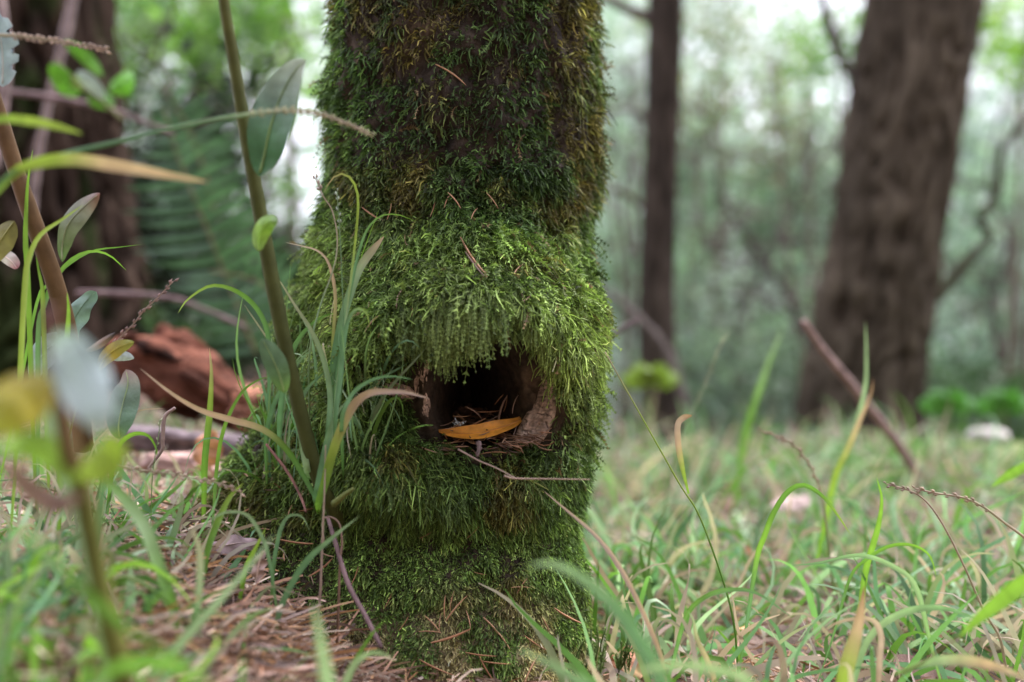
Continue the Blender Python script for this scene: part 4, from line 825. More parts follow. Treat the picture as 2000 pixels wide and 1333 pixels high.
while cnt < 225:
    px = rng.uniform(330, 960) if cnt < 165 else rng.uniform(1180, 1600); py = rng.uniform(1010, 1333)
    Y = rng.uniform(.55, .84); x = (px - 1000) / FPX * Y; z = float(gh(x, Y)); top = over_root(x, Y)
    if top > z: z = top
    qx, qy = proj(A(x, Y, z))
    if not (0 < qx < 2000 and 940 < qy < 1350) or z > .22: continue
    an = rng.random() * 3.14; N_ = gnorm(x, Y); d = A(math.cos(an), math.sin(an), rng.normal() * .3)
    put_needle(A(x, Y, z + .004 + abs(rng.normal()) * .006), d, rng.uniform(.018, .032), N_,
               'fallen brown needle in the litter heap left of the tree foot' if px < 960 else 'fallen brown needle in the grass right of the tree foot', 'needles in the litter heap' if px < 960 else 'needles in the right hand grass')
    cnt += 1
# uncountable litter: thin straws and needles
lit = MB(); n = 26000
lx = rng.normal(size=n) * .45 + .0; ly = .35 + 1.9 * rng.random(n) ** 1.4; lz = gh(lx, ly)
lx[:7000] = rng.uniform(-.34, 0, 7000); ly[:7000] = rng.uniform(.48, .86, 7000); lz = gh(lx, ly)
keep = np.abs(lx) < ly * .62; lx, ly, lz = lx[keep], ly[keep], lz[keep]; n = len(lx)
an = rng.random(n) * 6.28; D = nrm(np.stack([np.cos(an), np.sin(an), rng.normal(size=n) * .28 + .05], -1))
pal = np.array([[.36, .23, .17], [.45, .31, .22], [.30, .17, .11], [.24, .17, .14], [.50, .40, .30], [.40, .22, .10], [.15, .10, .08]])
C = pal[rng.integers(7, size=n)] * rng.uniform(.5, 1.5, (n, 1))
V, F, Cc, *_ = strands(np.stack([lx, ly, lz + .003 + np.abs(rng.normal(size=n)) * .006], -1), D, rng.uniform(.015, .055, n), rng.uniform(.0012, .0027, n), rng.uniform(0, .25, n), rng.uniform(.0, .12, n), 4, C, C * 1.1, .5)
lit.add(V, F, Cc); o = lit.obj('straw_litter', M_needle); tag(o, 'tangled pinkish straws and needles carpeting the ground round the tree', 'litter', kind='stuff')
# dead leaves
dm = []
for v in range(7):
    t = np.linspace(0, 1, 14); P = np.stack([t - .5, .04 * np.sin(t * 5 + v), .10 * np.sin(t * 3.1 + v * .7)], -1)
    c = [A(.27, .17, .14), A(.32, .20, .15), A(.22, .13, .10), A(.42, .24, .13), A(.30, .21, .19), A(.48, .20, .08), A(.36, .27, .22)][v]
    mb = leaf_mesh(P, (.36 + .08 * (v % 3)) * lens(14, .7) + .01, gradc([(0, c), (1, c * .8)], t), curl=(.45, -.35, .7, .3, -.5, .5, .2)[v], nac=5, facing=(0, 0, 1), wave=.02)
    dm.append(mb.mesh('dead_leaf', M_dead))
import mathutils
for q in range(95):
    left = q < 50
    for _ in range(100):
        Y = rng.uniform(.55, 1.5) if left else rng.uniform(.75, 2.4); x = rng.uniform(-.75, -.05) * Y if left else rng.uniform(.06, .52) * Y; z = float(gh(x, Y))
        if over_root(x, Y) < z: break
    o = bpy.data.objects.new('dead_leaf', dm[q % 7]); link(o)
    s = rng.uniform(.025, .06) * (1 if left else 1.15); N_ = gnorm(x, Y); an = rng.random() * 6.28
    xx = nrm(np.cross(N_, A(math.cos(an), math.sin(an), 0))); yy = np.cross(N_, xx)
    M = mathutils.Matrix([[xx[0], yy[0], N_[0], x], [xx[1], yy[1], N_[1], Y], [xx[2], yy[2], N_[2], z + .006], [0, 0, 0, 1]])
    o.matrix_world = M @ mathutils.Matrix.Rotation(rng.normal() * .3, 4, 'X') @ mathutils.Matrix.Scale(s, 4)
    cn_ = ['mauve brown', 'reddish brown', 'dark brown', 'tan', 'grey brown', 'orange brown', 'pale buff'][q % 7]; sz_ = 'small' if s < .038 else 'broad' if s > .055 else 'mid sized'
    ux = 1000 + x / Y * FPX; wh_ = ('close to the camera' if Y < .85 else 'level with the log' if Y > 1.15 else 'beside the mossy root') if left else ('under the near grass' if Y < 1.1 else 'in the middle of the grass' if Y < 1.7 else 'back near the trunks')
    tag(o, f"{sz_} {cn_} dead leaf {wh_}, {('outer' if ux < 300 else 'inner') if left else ('outer' if ux > 1550 else 'inner')}" + (' left litter' if left else ' right grass'), 'dead leaf', 'dead leaves in the left litter' if left else 'dead leaves in the right grass')
for lab, pts, w, c in [('mauve brown dead leaf lying between the litter heap and mossy root', [(395,1082,.74),(430,1068,.745),(475,1060,.75),(505,1064,.755)], 38, A(.34,.25,.25)),
                       ('pinkish upright dead leaf in the needle heap', [(515,1075,.70),(505,1105,.70),(500,1140,.70)], 26, A(.36,.25,.22)),
                       ('orange dead leaf standing behind the spotted blade', [(415,840,1.0),(402,880,1.0),(390,920,1.0)], 60, A(.50,.25,.13)),
                       ('orange pink dead leaf beneath the moss sprigs', [(1205,1335,.80),(1225,1300,.80),(1240,1262,.82)], 70, A(.48,.22,.13)),
                       ('mauve grey flat dead leaf in the right grass', [(1510,990,1.25),(1550,980,1.3),(1590,972,1.35)], 36, A(.36,.27,.25))]:
    leaf('dead_leaf', pts, w, c, matl=M_dead, label=lab, cat='dead leaf', curl=.3, a=.6, wave=.003, facing=(0, .8, -.6))
def stick(label, pts, Y, rpx, C, name='stick', m=M_twig, forks=()):
    mb, P = stem_tube(pts, Y, rpx, C, m=m, noise=.25, sides=9, n=40)
    if not forks: o = mb.obj(name, m, base=P[0]); tag(o, label, name.replace('_', ' ')); return o
    root = empty(name, P[0]); tag(root, label, name.replace('_', ' ')); part(mb.obj('stem', m), root)
    for fp in forks: mb2, _ = stem_tube(fp, Y, [rpx[-1] * .7, rpx[-1] * .5], C, m=m, noise=.2, sides=6, n=12); part(mb2.obj('side_twig', m), root)
stick('dark reddish twig running from the root down into the litter', [(640,1010),(655,1060),(680,1140),(712,1200),(745,1265)], (.74, .68), [3.5,4,4.5,4.5,4], A(.17,.11,.11))
stick('short reddish twig on the mossy root', [(520,868),(560,920),(585,965),(598,1000)], (.77, .74), [2.5,3,2.5], A(.20,.10,.08))
stick('thin forked pale brown twig below the red log', [(342,797),(322,815),(318,860),(316,880),(290,915)], .76, [3,4,3.5,3], A(.32,.23,.21), name='twig')
stick('brown branch leaning across the foot of the big trunk', [(1570,628),(1610,688),(1660,748),(1710,812),(1755,870),(1790,925)], (1.35, 1.55), [6,8,9,9,10], A(.27,.19,.17))
stick('grey branch slanting down to the thin tree base', [(1165,560),(1205,585),(1250,625),(1290,668),(1320,730),(1345,830)], 2.3, [5,7,8,9,10,10], A(.12,.10,.09))
stick('dark broken twig poking out right of the moss', [(1188,664),(1212,645),(1246,626)], 1.3, [5,6,5], A(.12,.09,.09))

# ------------------------------------------------------------------ red rotten log and grey logs
def lump(name, path, Y, rpx, C, label, cat, m, n=70, sides=30, rough=.35, fr=18, flat=1.0):
    P = crom([at(*p) for p in spread_Y(path, Y)], n); r = np.interp(np.linspace(0, 1, n), np.linspace(0, 1, len(rpx)), rpx) * np.mean(np.atleast_1d(Y)) / FPX
    mb = MB(); tube(mb, P, r, A(1, 1, 1), sides, rough, fr); V = mb.V[0]
    T = nrm(P[-1] - P[0]); s = V @ T
    perp = V - s[:, None] * T
    g = fbm(s * 7, perp[:, 0] * 90 + perp[:, 2] * 90, perp[:, 1] * 90)
    mb.V[0] = V + nrm(V - P.mean(0)) * (g * .034)[:, None]
    mb.C[0] = np.asarray(C) * (1 + 1.1 * g + .8 * fbm(V[:, 0] * 40, V[:, 1] * 40, V[:, 2] * 40))[:, None]
    if name != 'rotten_log': o = mb.obj(name, m, base=P[0]); tag(o, label, cat); return o
    root = empty(name, P[0]); tag(root, label, cat); part(mb.obj('log_body', m), root)
    for q in range(int(30 * n / 70)):
        s0 = rng.uniform(.02, .75); i0 = int(s0 * n); i1 = min(n - 1, i0 + int(n * rng.uniform(.14, .34))); a_ = rng.uniform(-.6, 2.6)
        Ti = nrm(P[i1] - P[i0]); sd = nrm(np.cross(Ti, A(0, 1, 0))); of = sd * math.sin(a_) * -1 + A(0, -1, 0) * math.cos(a_ - 1.0)
        if of[2] < -.3: of[2] *= -1
        Q = crom([P[i0] + of * r[i0] * .95, (P[i0] + P[i1]) / 2 + of * r[(i0 + i1) // 2] * 1.02, P[i1] + of * r[i1] * rng.uniform(.95, 1.2)], 9)
        m2 = MB(); w_ = rng.uniform(.003, .009); V0 = len(m2.V); tube(m2, Q, w_ * np.array([.3, .8, 1, 1.1, .9, 1, .8, .5, .12]), np.asarray(C) * rng.choice([.35, .6, 1.0, 1.5, 2.0]), 5, .7, 60); part(m2.obj('splinter', m), root)
    return root
lump('rotten_log', [(215,712),(290,716),(370,748),(440,790),(500,832)], 1.28, [34,62,72,58,30], A(.115,.046,.030), 'crumbling red rotten log behind the grass', 'log', M_rot)
lump('rotten_log', [(478,760),(500,800),(505,850)], 1.22, [16,34,20], A(.27,.13,.085), 'orange pink broken log end against the mossy root', 'log', M_rot, n=30)
lump('wood_chunk', [(300,655),(340,672),(380,700)], 1.32, [14,38,26], A(.115,.044,.028), 'raised red chunk on top of the rotten log', 'wood', M_rot, n=30)
lump('fallen_branch', [(240,850),(340,856),(420,864),(500,875)], 1.15, [26,30,28,24], A(.20,.16,.17), 'grey fallen branch lying under the red log', 'branch', M_twig)
lump('fallen_branch', [(280,900),(360,910),(450,930)], 1.05, [22,26,20], A(.34,.22,.19), 'pinkish brown fallen branch nearest the mossy root', 'branch', M_twig)
lump('bark_piece', [(0,1040),(110,1020),(220,1000)], .9, [14,20,12], A(.26,.13,.09), 'reddish bark piece in the left litter', 'bark', M_rot, n=30)

# ------------------------------------------------------------------ other tree trunks
def bark_trunk(name, label, pts, Y, rpx, C1, C2, ridges=16, depth=.10, n=150, sides=110, moss_c=None, extra=(), crown=None, lean=None):
    """pts top->bottom in px at depth Y, then carried up to tree height and down to the soil"""
    P = [at(p[0], p[1], Y) for p in pts]; d = P[0] - P[1]; d = d / np.linalg.norm(d)
    P = [P[0] + d * 2.6, P[0] + d * 1.0] + P; b = P[-1]; g = float(gh(b[0], b[1]))
    R = [rpx[0] * .8, rpx[0] * .93] + list(rpx)
    P.append(A(b[0] + (P[-1] - P[-2])[0] * .2, b[1], g - .15)); R.append(rpx[-1] * 1.3)
    P = crom(P, n); dd = np.linspace(0, 1, n); R = np.interp(dd, np.linspace(0, 1, len(R)), R) * Y / FPX
    mb = MB(); a = np.arange(sides) / sides * 2 * math.pi
    z = P[:, 2][:, None]; A_, Z_ = np.meshgrid(a, P[:, 2])
    ca, sa = np.cos(A_), np.sin(A_)
    wob = fbm(ca * 2, sa * 2, Z_ * 5) * 2.6
    rg = np.abs(np.sin((A_ * ridges / 2 + wob * 6 + 1.3 * fbm(ca * 3, sa * 3, Z_ * 14)))) ** .6
    brk = fbm(ca * 5, sa * 5, Z_ * 22)
    prof = 1 + depth * (rg - .7) + depth * .9 * brk + .12 * fbm(ca * 1.2, sa * 1.2, Z_ * 2.2)
    V = np.stack([P[:, 0][:, None] + R[:, None] * prof * ca, P[:, 1][:, None] + R[:, None] * prof * sa, Z_], -1)
    C = C2 + (C1 - C2) * np.clip(rg + brk, 0, 1)[..., None]
    if moss_c is not None:
        mk = sst(.02, .14, fbm(ca * 2.5 + 5, sa * 2.5, Z_ * 7))[..., None]; C = C * (1 - mk) + moss_c * mk
    i = np.arange(n - 1)[:, None]; j = np.arange(sides)[None]; k = (j + 1) % sides
    F = np.stack([i * sides + j, i * sides + k, (i + 1) * sides + k, (i + 1) * sides + j], -1).reshape(-1, 4)[:, ::-1]
    mb.add(V.reshape(-1, 3), F, C.reshape(-1, 3))
    root = empty(name, (P[-1][0], P[-1][1], g)); tag(root, label, 'tree'); part(mb.obj('trunk', M_farbark), root)
    for ep, er, ec in extra:
        m2, _ = stem_tube(ep, Y, er, ec, noise=.3, sides=9, n=36); part(m2.obj('branch', M_twig), root)
    if crown: part(leafcloud(*crown).obj('crown', M_fol), root)
    return root
def leafcloud(c, rad_, n, size, cols, clumps=30, seed=0, flatten=1.0):
    r_ = np.random.default_rng(seed + 1000)
    cc = np.asarray(c) + (r_.random((clumps, 3)) * 2 - 1) * np.asarray(rad_) * .85
    k = r_.integers(clumps, size=n); P = cc[k] + r_.normal(size=(n, 3)) * np.asarray(rad_) * (1.0 / clumps ** .33) * .62
    D = nrm(r_.normal(size=(n, 3)) + A(0, 0, -.2)); S_ = nrm(np.cross(D, r_.normal(size=(n, 3)))); N_ = np.cross(D, S_)
    L = size * (.6 + .8 * r_.random((n, 1))); W_ = L * .42
    V = np.stack([P, P + D * L * .5 + S_ * W_ * .5 + N_ * L * .06, P + D * L, P + D * L * .5 - S_ * W_ * .5 + N_ * L * .06], 1)
    cols = np.asarray(cols); C = cols[r_.integers(len(cols), size=clumps)][k] * (.65 + .7 * r_.random((n, 1)))
    mb = MB(); mb.add(V.reshape(-1, 3), np.arange(n * 4).reshape(-1, 4), np.repeat(C, 4, 0)); return mb
bark_trunk('tree', 'big leaning brown trunk with furrowed bark behind the grass', [(1802,0),(1775,180),(1748,360),(1720,520),(1695,680),(1672,830)], 2.8, [113,112,108,106,108,116],
           A(.078,.064,.046), A(.010,.006,.003), 15, .15,
           extra=[([(1830,585),(1880,520),(1932,462),(1916,432),(1948,372),(1958,290),(2000,240),(2060,200)], [13,12,10,9,8,8,7], A(.06,.06,.035)),
                  ([(1690,190),(1665,150),(1640,110),(1620,50),(1600,-30)], [12,10,10,8], A(.07,.06,.05))])
bark_trunk('tree', 'slim straight dark trunk just right of the mossy tree', [(1300,0),(1296,200),(1288,400),(1282,600),(1288,760),(1296,860)], 2.6, [38,36,34,33,35,40], A(.060,.048,.038), A(.016,.012,.009), 8, .07, sides=50,
           extra=[([(1290,40),(1245,25),(1180,-5),(1120,-30)], [12,10,8], A(.10,.08,.07)), ([(1275,240),(1230,215),(1170,225)], [7,6,4], A(.10,.08,.07)), ([(1270,420),(1225,380),(1160,360)], [7,6,4], A(.10,.08,.06))])
bark_trunk('tree', 'dark mossy bark trunk at the picture edge behind the brown sapling', [(95,0),(98,150),(102,300),(110,450),(120,600)], 1.9, [104,106,112,128,150], A(.045,.030,.022), A(.005,.004,.003), 11, .30, moss_c=A(.022,.032,.010))
bark_trunk('tree', 'far slender brown trunk above the fern', [(405,-20),(402,60),(395,200),(385,400),(380,600)], 3.8, [24,24,26,28,30], A(.15,.095,.085), A(.08,.05,.04), 7, .08, sides=36)
bark_trunk('tree', 'far dark trunk seen between the fern and mossy tree', [(560,-20),(565,200),(570,400),(575,600)], 6.5, [10,11,12,14], A(.08,.06,.05), A(.04,.03,.02), 7, .08, sides=24)
stick('grey bare vine hanging in front of the dark trunk', [(150,-60),(138,20),(118,110),(95,200),(72,320),(62,420)], 1.55, [10,10,9,9,8], A(.22,.17,.16), name='vine')
stick('second grey vine at the very edge of the dark trunk', [(-5,-30),(8,60),(10,150),(0,260),(-10,330)], 1.4, [10,10,9], A(.24,.18,.17), name='vine')
stick('thin horizontal twig crossing before the dark trunk and fern', [(20,180),(80,188),(150,200),(210,212),(280,238),(340,262)], 1.5, [6,7,6,5,4], A(.17,.12,.12), name='twig')
stick('thin low twig running from the dark trunk under the fern', [(150,572),(230,574),(330,582),(400,605),(480,640)], 1.4, [5,6,5,4], A(.17,.12,.12), name='twig')

# broad leaf sprig near the dark trunk
sg = empty('leafy_sprig', at(200, 215, 1.4)); tag(sg, 'sprig of bright green broad leaves before the dark trunk', 'sprig')
mb, _ = stem_tube([(110,120),(160,170),(200,200),(240,235)], 1.4, [3,4,4], A(.12,.13,.05)); part(mb.obj('stem', M_stem), sg)
for pts, w, c in [([(160,180,1.4),(130,165,1.4),(98,125,1.38)], 42, A(.10,.28,.02)), ([(215,180,1.4),(240,165,1.4),(262,150,1.38)], 44, A(.11,.32,.02)), ([(170,165,1.4),(190,190,1.4),(225,205,1.42)], 40, A(.08,.22,.02)),
                  ([(200,150,1.4),(165,110,1.4),(125,80,1.38)], 26, A(.09,.24,.02)), ([(205,195,1.4),(175,160,1.38),(150,140,1.36)], 26, A(.30,.36,.36)), ([(160,178,1.4),(150,165,1.4),(142,150,1.4)], 24, A(.2,.36,.03))]:
    leaf('leaf', pts, w, c, parent=sg, curl=.2, a=.6)

# ------------------------------------------------------------------ fern
fern = empty('fern', A(*at(470, 700, 1.65))); tag(fern, 'dark blue green fern with drooping fronds behind the sapling stem', 'fern')
pin = None
def frond(path, Y, wtop, npin, col):
    global pin
    P = crom([at(*p) for p in spread_Y(path, Y)], 60); mb = MB(); tube(mb, P, np.linspace(.0032, .0012, 60), A(.14, .12, .06), 6)
    fr_ = part(mb.obj('frond', M_stem), fern); T = nrm(np.gradient(P, axis=0))
    if pin is None:
        t = np.linspace(0, 1, 9); Pm = np.stack([t, 0 * t, -.12 * t * t], -1)
        pin = leaf_mesh(Pm, .135 * np.minimum(1, (1 - t) * 2.2) + .008, np.array([.060, .115, .062]), curl=.3, nac=3, facing=(0, 1, .2)).mesh('pinna', M_fol)
    for q in range(npin):
        s = (q + .5) / npin; i_ = int(s * 59); L = wtop * Y / FPX * math.sin(math.pi * min(1, .12 + s * .93)) ** .7 + .01
        for sd in (-1, 1):
            side = nrm(np.cross(T[i_], A(0, 1, 0))) * sd; d = nrm(side + T[i_] * .25 + A(0, -.15 + rng.normal() * .12, -.08)); u_ = nrm(np.cross(d, T[i_])) * sd
            y_ = np.cross(u_, d)
            M = mathutils.Matrix([[d[0], u_[0], -y_[0], P[i_][0]], [d[1], u_[1], -y_[1], P[i_][1]], [d[2], u_[2], -y_[2], P[i_][2]], [0, 0, 0, 1]])
            o = bpy.data.objects.new('pinna', pin); link(o); o.parent = fr_
            o.matrix_parent_inverse = mathutils.Matrix.Translation(-mathutils.Vector(fern.location)) @ mathutils.Matrix.Identity(4) if False else mathutils.Matrix.Identity(4)
            o.matrix_basis = M @ mathutils.Matrix.Rotation(rng.normal() * .12, 4, 'Z') @ mathutils.Matrix.Rotation(rng.normal() * .25, 4, 'X') @ mathutils.Matrix.Diagonal((L * rng.uniform(.8, 1.08), L * rng.uniform(.8, 1.2), L * rng.uniform(.8, 1.2), 1))
frond([(500,690),(465,600),(425,500),(385,400),(345,300),(320,210)], 1.6, 135, 19, None)
frond([(420,420),(400,340),(370,260),(330,190),(290,150)], 1.9, 90, 13, None)
frond([(520,700),(560,640),(540,580),(490,545),(410,530)], 1.5, 85, 14, None)
# pinnae were written in world terms: frond objects sit at -fern.location in fern space, so their local space is world space

# ------------------------------------------------------------------ grass as ground cover
gr = MB()
def grass_patch(n, pxr, Yr, Lr, Wr, pals, dens=None, lean=.35):
    px = rng.uniform(*pxr, n); Y = Yr[0] + (Yr[1] - Yr[0]) * rng.random(n) ** .8; x = (px - 1000) / FPX * Y
    cl = fbm(x * 9, Y * 9, 12) + .12 * rng.normal(size=n); ok = cl > (-.06 if dens is None else dens)
    r_ = np.hypot(x - TCX, Y - TCY); ok &= r_ > np.where(x < TCX, .20, .13)
    x, Y = x[ok], Y[ok]; n = len(x); z = gh(x, Y) - .003
    an = rng.random(n) * 6.28; D = nrm(np.stack([np.cos(an) * lean * (1 + rng.random(n)), np.sin(an) * lean, 1 + 0 * an], -1))
    C = pals[rng.integers(len(pals), size=n)] * rng.uniform(.7, 1.3, (n, 1)); tipc = np.where(rng.random((n, 1)) < .16, A(.36, .31, .22), C * 1.15)
    V, F, Cc, *_ = strands(np.stack([x, Y, z], -1), D, rng.uniform(*Lr, n), rng.uniform(*Wr, n), rng.uniform(.25, 1.15, n), rng.uniform(.02, .14, n), 7, C, tipc, .08)
    gr.add(V, F, Cc)
pg = np.array([A(.13,.27,.07), A(.15,.30,.15), GR, A(.24,.36,.22), A(.16,.32,.10), GR * .6, BG * .7, A(.34,.46,.30), STR, PINK, A(.34,.30,.24), A(.38,.29,.25)])
grass_patch(1350, (1130, 2100), (.60, 1.08), (.07, .20), (.0034, .0074), pg, .02, .42)
grass_patch(1750, (1100, 2150), (1.0, 1.9), (.10, .24), (.004, .009), pg, .0, .4)
grass_patch(1800, (1080, 2200), (1.7, 2.6), (.10, .26), (.004, .009), pg)
grass_patch(950, (-150, 400), (.42, .85), (.06, .17), (.0024, .0056), pg, -.02, .45)
grass_patch(300, (300, 640), (.5, .78), (.03, .09), (.0018, .004), pg, .02, .8)
grass_patch(700, (-200, 480), (.85, 1.5), (.05, .12), (.003, .006), pg)
grass_patch(300, (-250, 260), (.36, .62), (.08, .17), (.004, .008), np.array([GR, PALE, LIM, BG]), -.2)
nf = 150; fx = rng.uniform(500, 730, nf); fy = rng.uniform(800, 985, nf); Pf = px2surf(fx, fy)
Cf = np.array([GR, BG, PALE, A(.2,.33,.12), STR, A(.18,.32,.18)])[rng.integers(6, size=nf)] * rng.uniform(.7, 1.2, (nf, 1))
V, F, Cc, *_ = strands(Pf + A(0, .002, 0), nrm(np.stack([rng.normal(size=nf) * .22 + .12, -.25 + rng.normal(size=nf) * .15, 1 + 0 * fx], -1)), rng.uniform(.05, .17, nf), rng.uniform(.0016, .0036, nf), rng.uniform(.1, .9, nf), rng.uniform(.02, .08, nf), 8, Cf, Cf * 1.1, .08)
gr.add(V, F, Cc)
o = gr.obj('grass', M_blade); tag(o, 'fresh green forest grass with dry tips growing all over the ground', 'grass', kind='stuff')

# mossy mound, stone, low plants at the right
th = np.linspace(0, math.pi / 2, 14)[:, None]; aa = np.linspace(0, 2 * math.pi, 41)[None, :-1]
def rock(name, c, r, col, label, cat, m, kind=None, seed=0):
    t = np.linspace(.02, math.pi - .02, 22)[:, None]; a = (np.arange(36) / 36 * 2 * math.pi)[None]
    n_ = A(0, 0, 0) + np.stack([np.sin(t) * np.cos(a), np.sin(t) * np.sin(a), np.cos(t) + 0 * a], -1)
    k_ = 1 + .5 * fbm(n_[..., 0] * 1.7 + seed, n_[..., 1] * 1.7, n_[..., 2] * 1.7)
    V = np.asarray(c) + n_ * k_[..., None] * np.asarray(r); i = np.arange(21)[:, None]; j = np.arange(36)[None]; k = (j + 1) % 36
    mb = MB(); mb.add(V.reshape(-1, 3), np.stack([i * 36 + j, (i + 1) * 36 + j, (i + 1) * 36 + k, i * 36 + k], -1).reshape(-1, 4), col)
    o = mb.obj(name, m, base=np.asarray(c) - A(0, 0, r[2] * .8)); tag(o, label, cat, kind=kind); return o
rock('stone', at(1930, 852, 2.1), (.045, .03, .018), A(.40, .38, .34), 'small pale stone on the green mound near the big trunk', 'stone', M_stone, seed=3)
rock('mossy_mound', at(1950, 915, 2.15) + A(0, .1, -.04), (.32, .3, .09), A(.11, .15, .055), 'low mossy mound carrying the pale stone', 'mound', M_hill, seed=9)
rock('mossy_mound', at(1700, 900, 2.5) + A(0, 0, -.05), (.4, .2, .12), A(.07, .05, .04), 'dark earthy mound round the big trunk base', 'mound', M_hill, seed=5)
for k_, (x_, y_, Y_, lab) in enumerate([(1850, 800, 2.4, 'low plant of wide dark green leaves right of the big trunk'), (1960, 800, 2.5, 'low dark leaved plant at the edge right of the big trunk'), (1270, 750, 2.1, 'yellow green leafed seedling at the slim tree foot')]):
    r_ = empty('low_plant', at(x_, y_ + 40, Y_)); tag(r_, lab, 'plant')
    mb, _ = stem_tube([(x_, y_), (x_ + 4, y_ + 90), (x_, y_ + 230)], Y_, [3, 4, 4], A(.10, .12, .04), n=8); part(mb.obj('stem', M_stem), r_)
    for q in range(5):
        an = -math.pi * (q + .5) / 5; dx, dy = math.cos(an) * 62, math.sin(an) * 30
        leaf('leaf', [(x_, y_, Y_), (x_ + dx * .5, y_ + dy * .8, Y_ - .02), (x_ + dx, y_ + dy, Y_ - .04 * (q % 2))], 40, A(.07, .22, .03) if k_ < 2 else A(.18, .28, .03), parent=r_, curl=.3, a=.6, rib=False)

# ------------------------------------------------------------------ background shrubs and trees
def bare(name_, label, main, Y, seed, r0, spreadpx=120, n=14):
    r_ = np.random.default_rng(seed); P = crom([at(*p) for p in spread_Y(main, Y)], 30); g = float(gh(P[0][0], P[0][1]))
    root = empty(name_, (P[0][0], P[0][1], g)); tag(root, label, 'shrub'); mb = MB()
    tube(mb, np.vstack([A(P[0][0] - .1, P[0][1], g - .05), P]), np.linspace(r0, r0 * .35, 31) * Y / FPX, A(.07,.055,.05), 7, .2); part(mb.obj('stem', M_twig), root)
    for q in range(n):
        i_ = r_.integers(4, 29); a = r_.uniform(-1, 1) * 1.3 + (math.pi if r_.random() < .5 else 0); L = spreadpx * Y / FPX * r_.uniform(.5, 1.4)
        d = A(math.cos(a), r_.normal() * .4, math.sin(a) * .7 + .15); e = P[i_] + d * L; mid = (P[i_] + e) / 2 + r_.normal(size=3) * L * .14
        mb = MB(); tube(mb, crom([P[i_], mid, e], 10), np.linspace(r0 * .45, r0 * .15, 10) * Y / FPX, A(.075,.06,.052), 5)
        for k in range(3):
            s0 = P[i_] + (e - P[i_]) * r_.uniform(.4, .95); e2 = s0 + r_.normal(size=3) * L * .3; tube(mb, crom([s0, (s0 + e2) / 2 + r_.normal(size=3) * L * .05, e2], 6), r0 * .13 * Y / FPX, A(.08,.065,.055), 4)
        part(mb.obj('branch', M_twig), root)
bare('bare_shrub', 'twiggy bare shrub with arching branches between the slim and big trunks', [(1590,700),(1540,580),(1470,480),(1410,380),(1390,250)], 3.6, 41, 9)
bare('bare_shrub', 'dark spindly bush whose twigs cross the pale gap above the slope', [(1420,760),(1430,640),(1500,520),(1560,380),(1600,240)], 4.4, 42, 8, 150)
bare('bare_shrub', 'thin leafless bush behind the mossy tree edge and slim trunk', [(1225,740),(1235,560),(1215,400),(1240,260),(1225,120)], 3.8, 43, 6, 90)
bare('bare_shrub', 'fine bare twigs at the edge beyond the crooked branch', [(1960,720),(1940,600),(1970,470),(1930,350),(1960,200)], 3.9, 44, 7, 120)
bare('bare_shrub', 'dark bare twigs tangled over the fern in front of bright foliage', [(480,560),(500,420),(540,300),(520,180),(560,60)], 2.4, 45, 6, 130)
bare('bare_shrub', 'leafless dark stems crossing the bright bush at the top', [(300,300),(330,200),(310,110),(340,20)], 2.5, 46, 8, 130, 9)
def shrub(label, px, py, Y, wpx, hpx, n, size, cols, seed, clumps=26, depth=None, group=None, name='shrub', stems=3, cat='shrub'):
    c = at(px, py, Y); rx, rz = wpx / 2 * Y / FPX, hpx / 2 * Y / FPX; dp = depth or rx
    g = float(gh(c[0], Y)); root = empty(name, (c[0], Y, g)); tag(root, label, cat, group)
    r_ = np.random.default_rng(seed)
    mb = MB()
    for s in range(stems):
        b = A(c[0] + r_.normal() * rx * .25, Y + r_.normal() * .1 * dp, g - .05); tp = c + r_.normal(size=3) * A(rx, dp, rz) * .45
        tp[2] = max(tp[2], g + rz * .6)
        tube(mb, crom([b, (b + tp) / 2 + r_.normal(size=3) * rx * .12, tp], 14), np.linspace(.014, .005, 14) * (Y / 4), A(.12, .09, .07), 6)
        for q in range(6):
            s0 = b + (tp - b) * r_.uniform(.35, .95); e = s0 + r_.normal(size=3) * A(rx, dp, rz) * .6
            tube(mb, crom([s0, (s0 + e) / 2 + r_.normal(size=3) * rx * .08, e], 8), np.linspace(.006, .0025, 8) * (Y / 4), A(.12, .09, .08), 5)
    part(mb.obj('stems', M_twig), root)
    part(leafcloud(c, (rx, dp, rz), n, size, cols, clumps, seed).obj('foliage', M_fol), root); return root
g1 = [[.10, .22, .04], [.14, .27, .05], [.08, .17, .05], [.20, .33, .08]]
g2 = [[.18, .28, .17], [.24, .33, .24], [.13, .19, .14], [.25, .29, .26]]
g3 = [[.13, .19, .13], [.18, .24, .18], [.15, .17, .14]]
g4 = [[.26, .36, .26], [.30, .36, .33], [.22, .28, .26], [.32, .32, .34]]  # pale foliage greens with a haze tint painted in
shrub('bright leafy bush above the fern with light gleaming through', 420, 60, 3.2, 420, 330, 1500, .055, [[.12,.24,.04],[.18,.33,.06],[.08,.16,.04],[.26,.42,.12]], 1, 34)
shrub('mid green bush behind the sapling leaf', 540, 290, 4.2, 240, 300, 420, .06, [[.10,.20,.05],[.14,.25,.07]], 2, 22)
shrub('dark green bush behind the fern', 330, 430, 2.6, 420, 440, 3200, .05, [[.016, .032, .012], [.012, .022, .010], [.03, .055, .02]], 3, 30)  # near-black leaf colours paint in the under-canopy shade
shrub('dark low bush between the fern and mossy tree', 540, 560, 2.6, 200, 260, 900, .05, [[.02, .035, .014], [.035, .06, .02]], 4, 18)  # leaf colours darkened, under-canopy shade painted in
shrub('pale sunlit tree crown far above the fern', 330, -60, 7, 700, 420, 1700, .10, g1, 5, 40, name='background_tree', cat='tree')
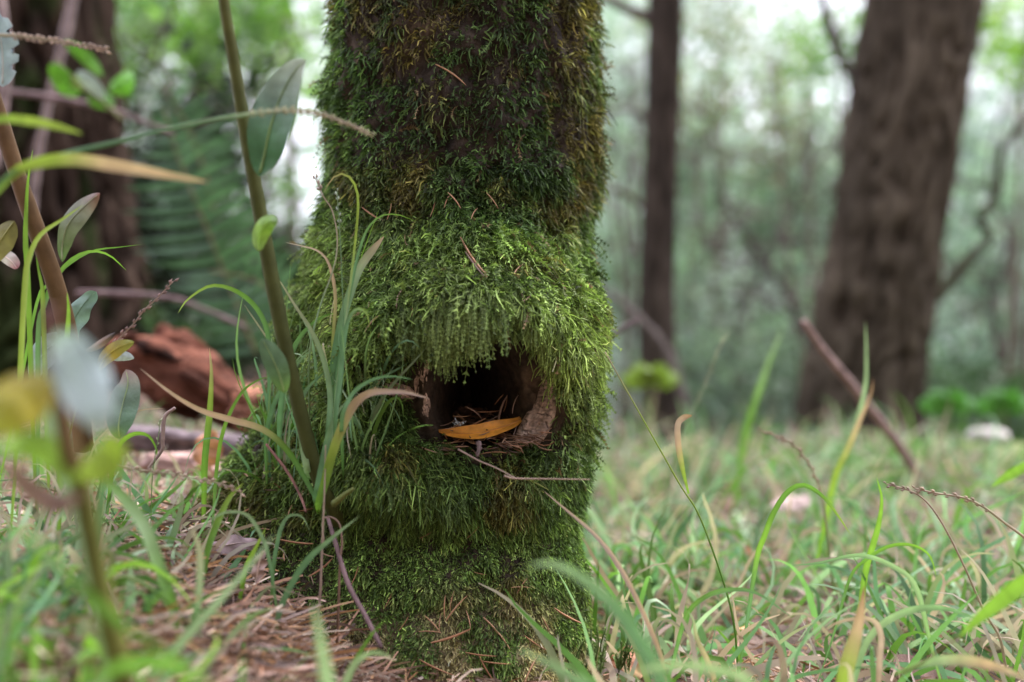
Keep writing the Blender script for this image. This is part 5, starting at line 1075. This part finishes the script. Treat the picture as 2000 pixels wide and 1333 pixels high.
shrub('grey green shrub filling the gap behind the slim tree', 1250, 470, 6.0, 340, 460, 1900, .075, g4, 6, 26)
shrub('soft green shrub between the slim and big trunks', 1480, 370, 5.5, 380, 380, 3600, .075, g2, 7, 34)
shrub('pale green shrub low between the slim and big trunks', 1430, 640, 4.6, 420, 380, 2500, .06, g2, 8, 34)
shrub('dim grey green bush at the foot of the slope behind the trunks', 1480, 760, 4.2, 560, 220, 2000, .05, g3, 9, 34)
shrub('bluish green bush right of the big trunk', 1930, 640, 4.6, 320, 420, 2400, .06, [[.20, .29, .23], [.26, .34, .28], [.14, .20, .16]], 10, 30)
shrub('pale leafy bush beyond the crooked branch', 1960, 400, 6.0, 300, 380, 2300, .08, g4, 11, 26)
shrub('yellow green sprays at the top right corner', 1990, 70, 3.6, 170, 230, 420, .05, [[.18, .32, .04], [.22, .34, .06]], 12, 14)
shrub('small leafy sprays hanging between the two right trunks', 1590, 80, 4.0, 240, 180, 480, .045, g1, 13, 12)
shrub('thin brownish twiggy shrub behind the slim tree', 1400, 170, 5.0, 320, 320, 900, .06, [[.20, .19, .12], [.17, .21, .11]], 14, 18, stems=5)
shrub('thin twiggy shrub close to the mossy tree edge', 1225, 180, 4.5, 180, 400, 800, .05, g4, 15, 16, stems=4)
shrub('dark bush low behind the right trunk grass', 1900, 790, 3.6, 360, 130, 1300, .05, [[.06, .11, .05], [.05, .09, .04]], 16, 22)
shrub('green undergrowth bush behind the red log', 420, 720, 2.0, 300, 200, 1500, .035, [[.015, .03, .012], [.04, .075, .03]], 17, 20)  # under-canopy shade painted into these dark leaf colours
# unseen wooded bank added behind the camera to cut front light
bk = MB()
for q in range(44):
    y = rng.uniform(-6, -1.2); x = rng.uniform(-5, 5); z = float(gh(x, y)) + rng.uniform(.3, 2.4)
    lc_ = leafcloud((x, y, z), (.9, .7, .9), 420, .17, g3, 14, 900 + q); bk.add(lc_.V[0], lc_.Q[0], lc_.C[0])
o = bk.obj('blocker_woods', M_fol); tag(o, 'unseen leafy bank of bushes added behind the viewpoint to block front light', 'woods', kind='stuff')
g5 = [[.28, .37, .31], [.36, .41, .41], [.46, .46, .52]]  # palest leaf colours, distance haze painted into them
# far wooded slope
fw = MB()
for s in range(7):
    Y = 10 + s * 3.6
    for q in range(7):
        for hh in range(6):
            x = (q - 3 + .6 * rng.normal()) * Y * .17 + .14 * Y; z = CZ + Y * (-.08 + .088 * hh + .03 * rng.normal())
            ux = 1000 + x / Y * FPX; pk = [.12, .12, .2, .42, .55, .6][hh]
            if 1310 < ux < 1720 and hh > 2: pk = [.62, .92, .98][hh - 3]
            if 480 < ux < 720 and hh > 0: pk = .97
            if rng.random() < pk: continue
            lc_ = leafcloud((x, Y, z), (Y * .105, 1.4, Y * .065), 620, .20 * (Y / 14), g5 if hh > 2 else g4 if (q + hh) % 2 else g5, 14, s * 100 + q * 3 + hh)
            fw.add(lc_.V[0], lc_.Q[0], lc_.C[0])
o = fw.obj('far_woods', M_fol); tag(o, 'distant wooded slope beyond the trunks, haze painted pale into its leaves', 'woods', kind='stuff')
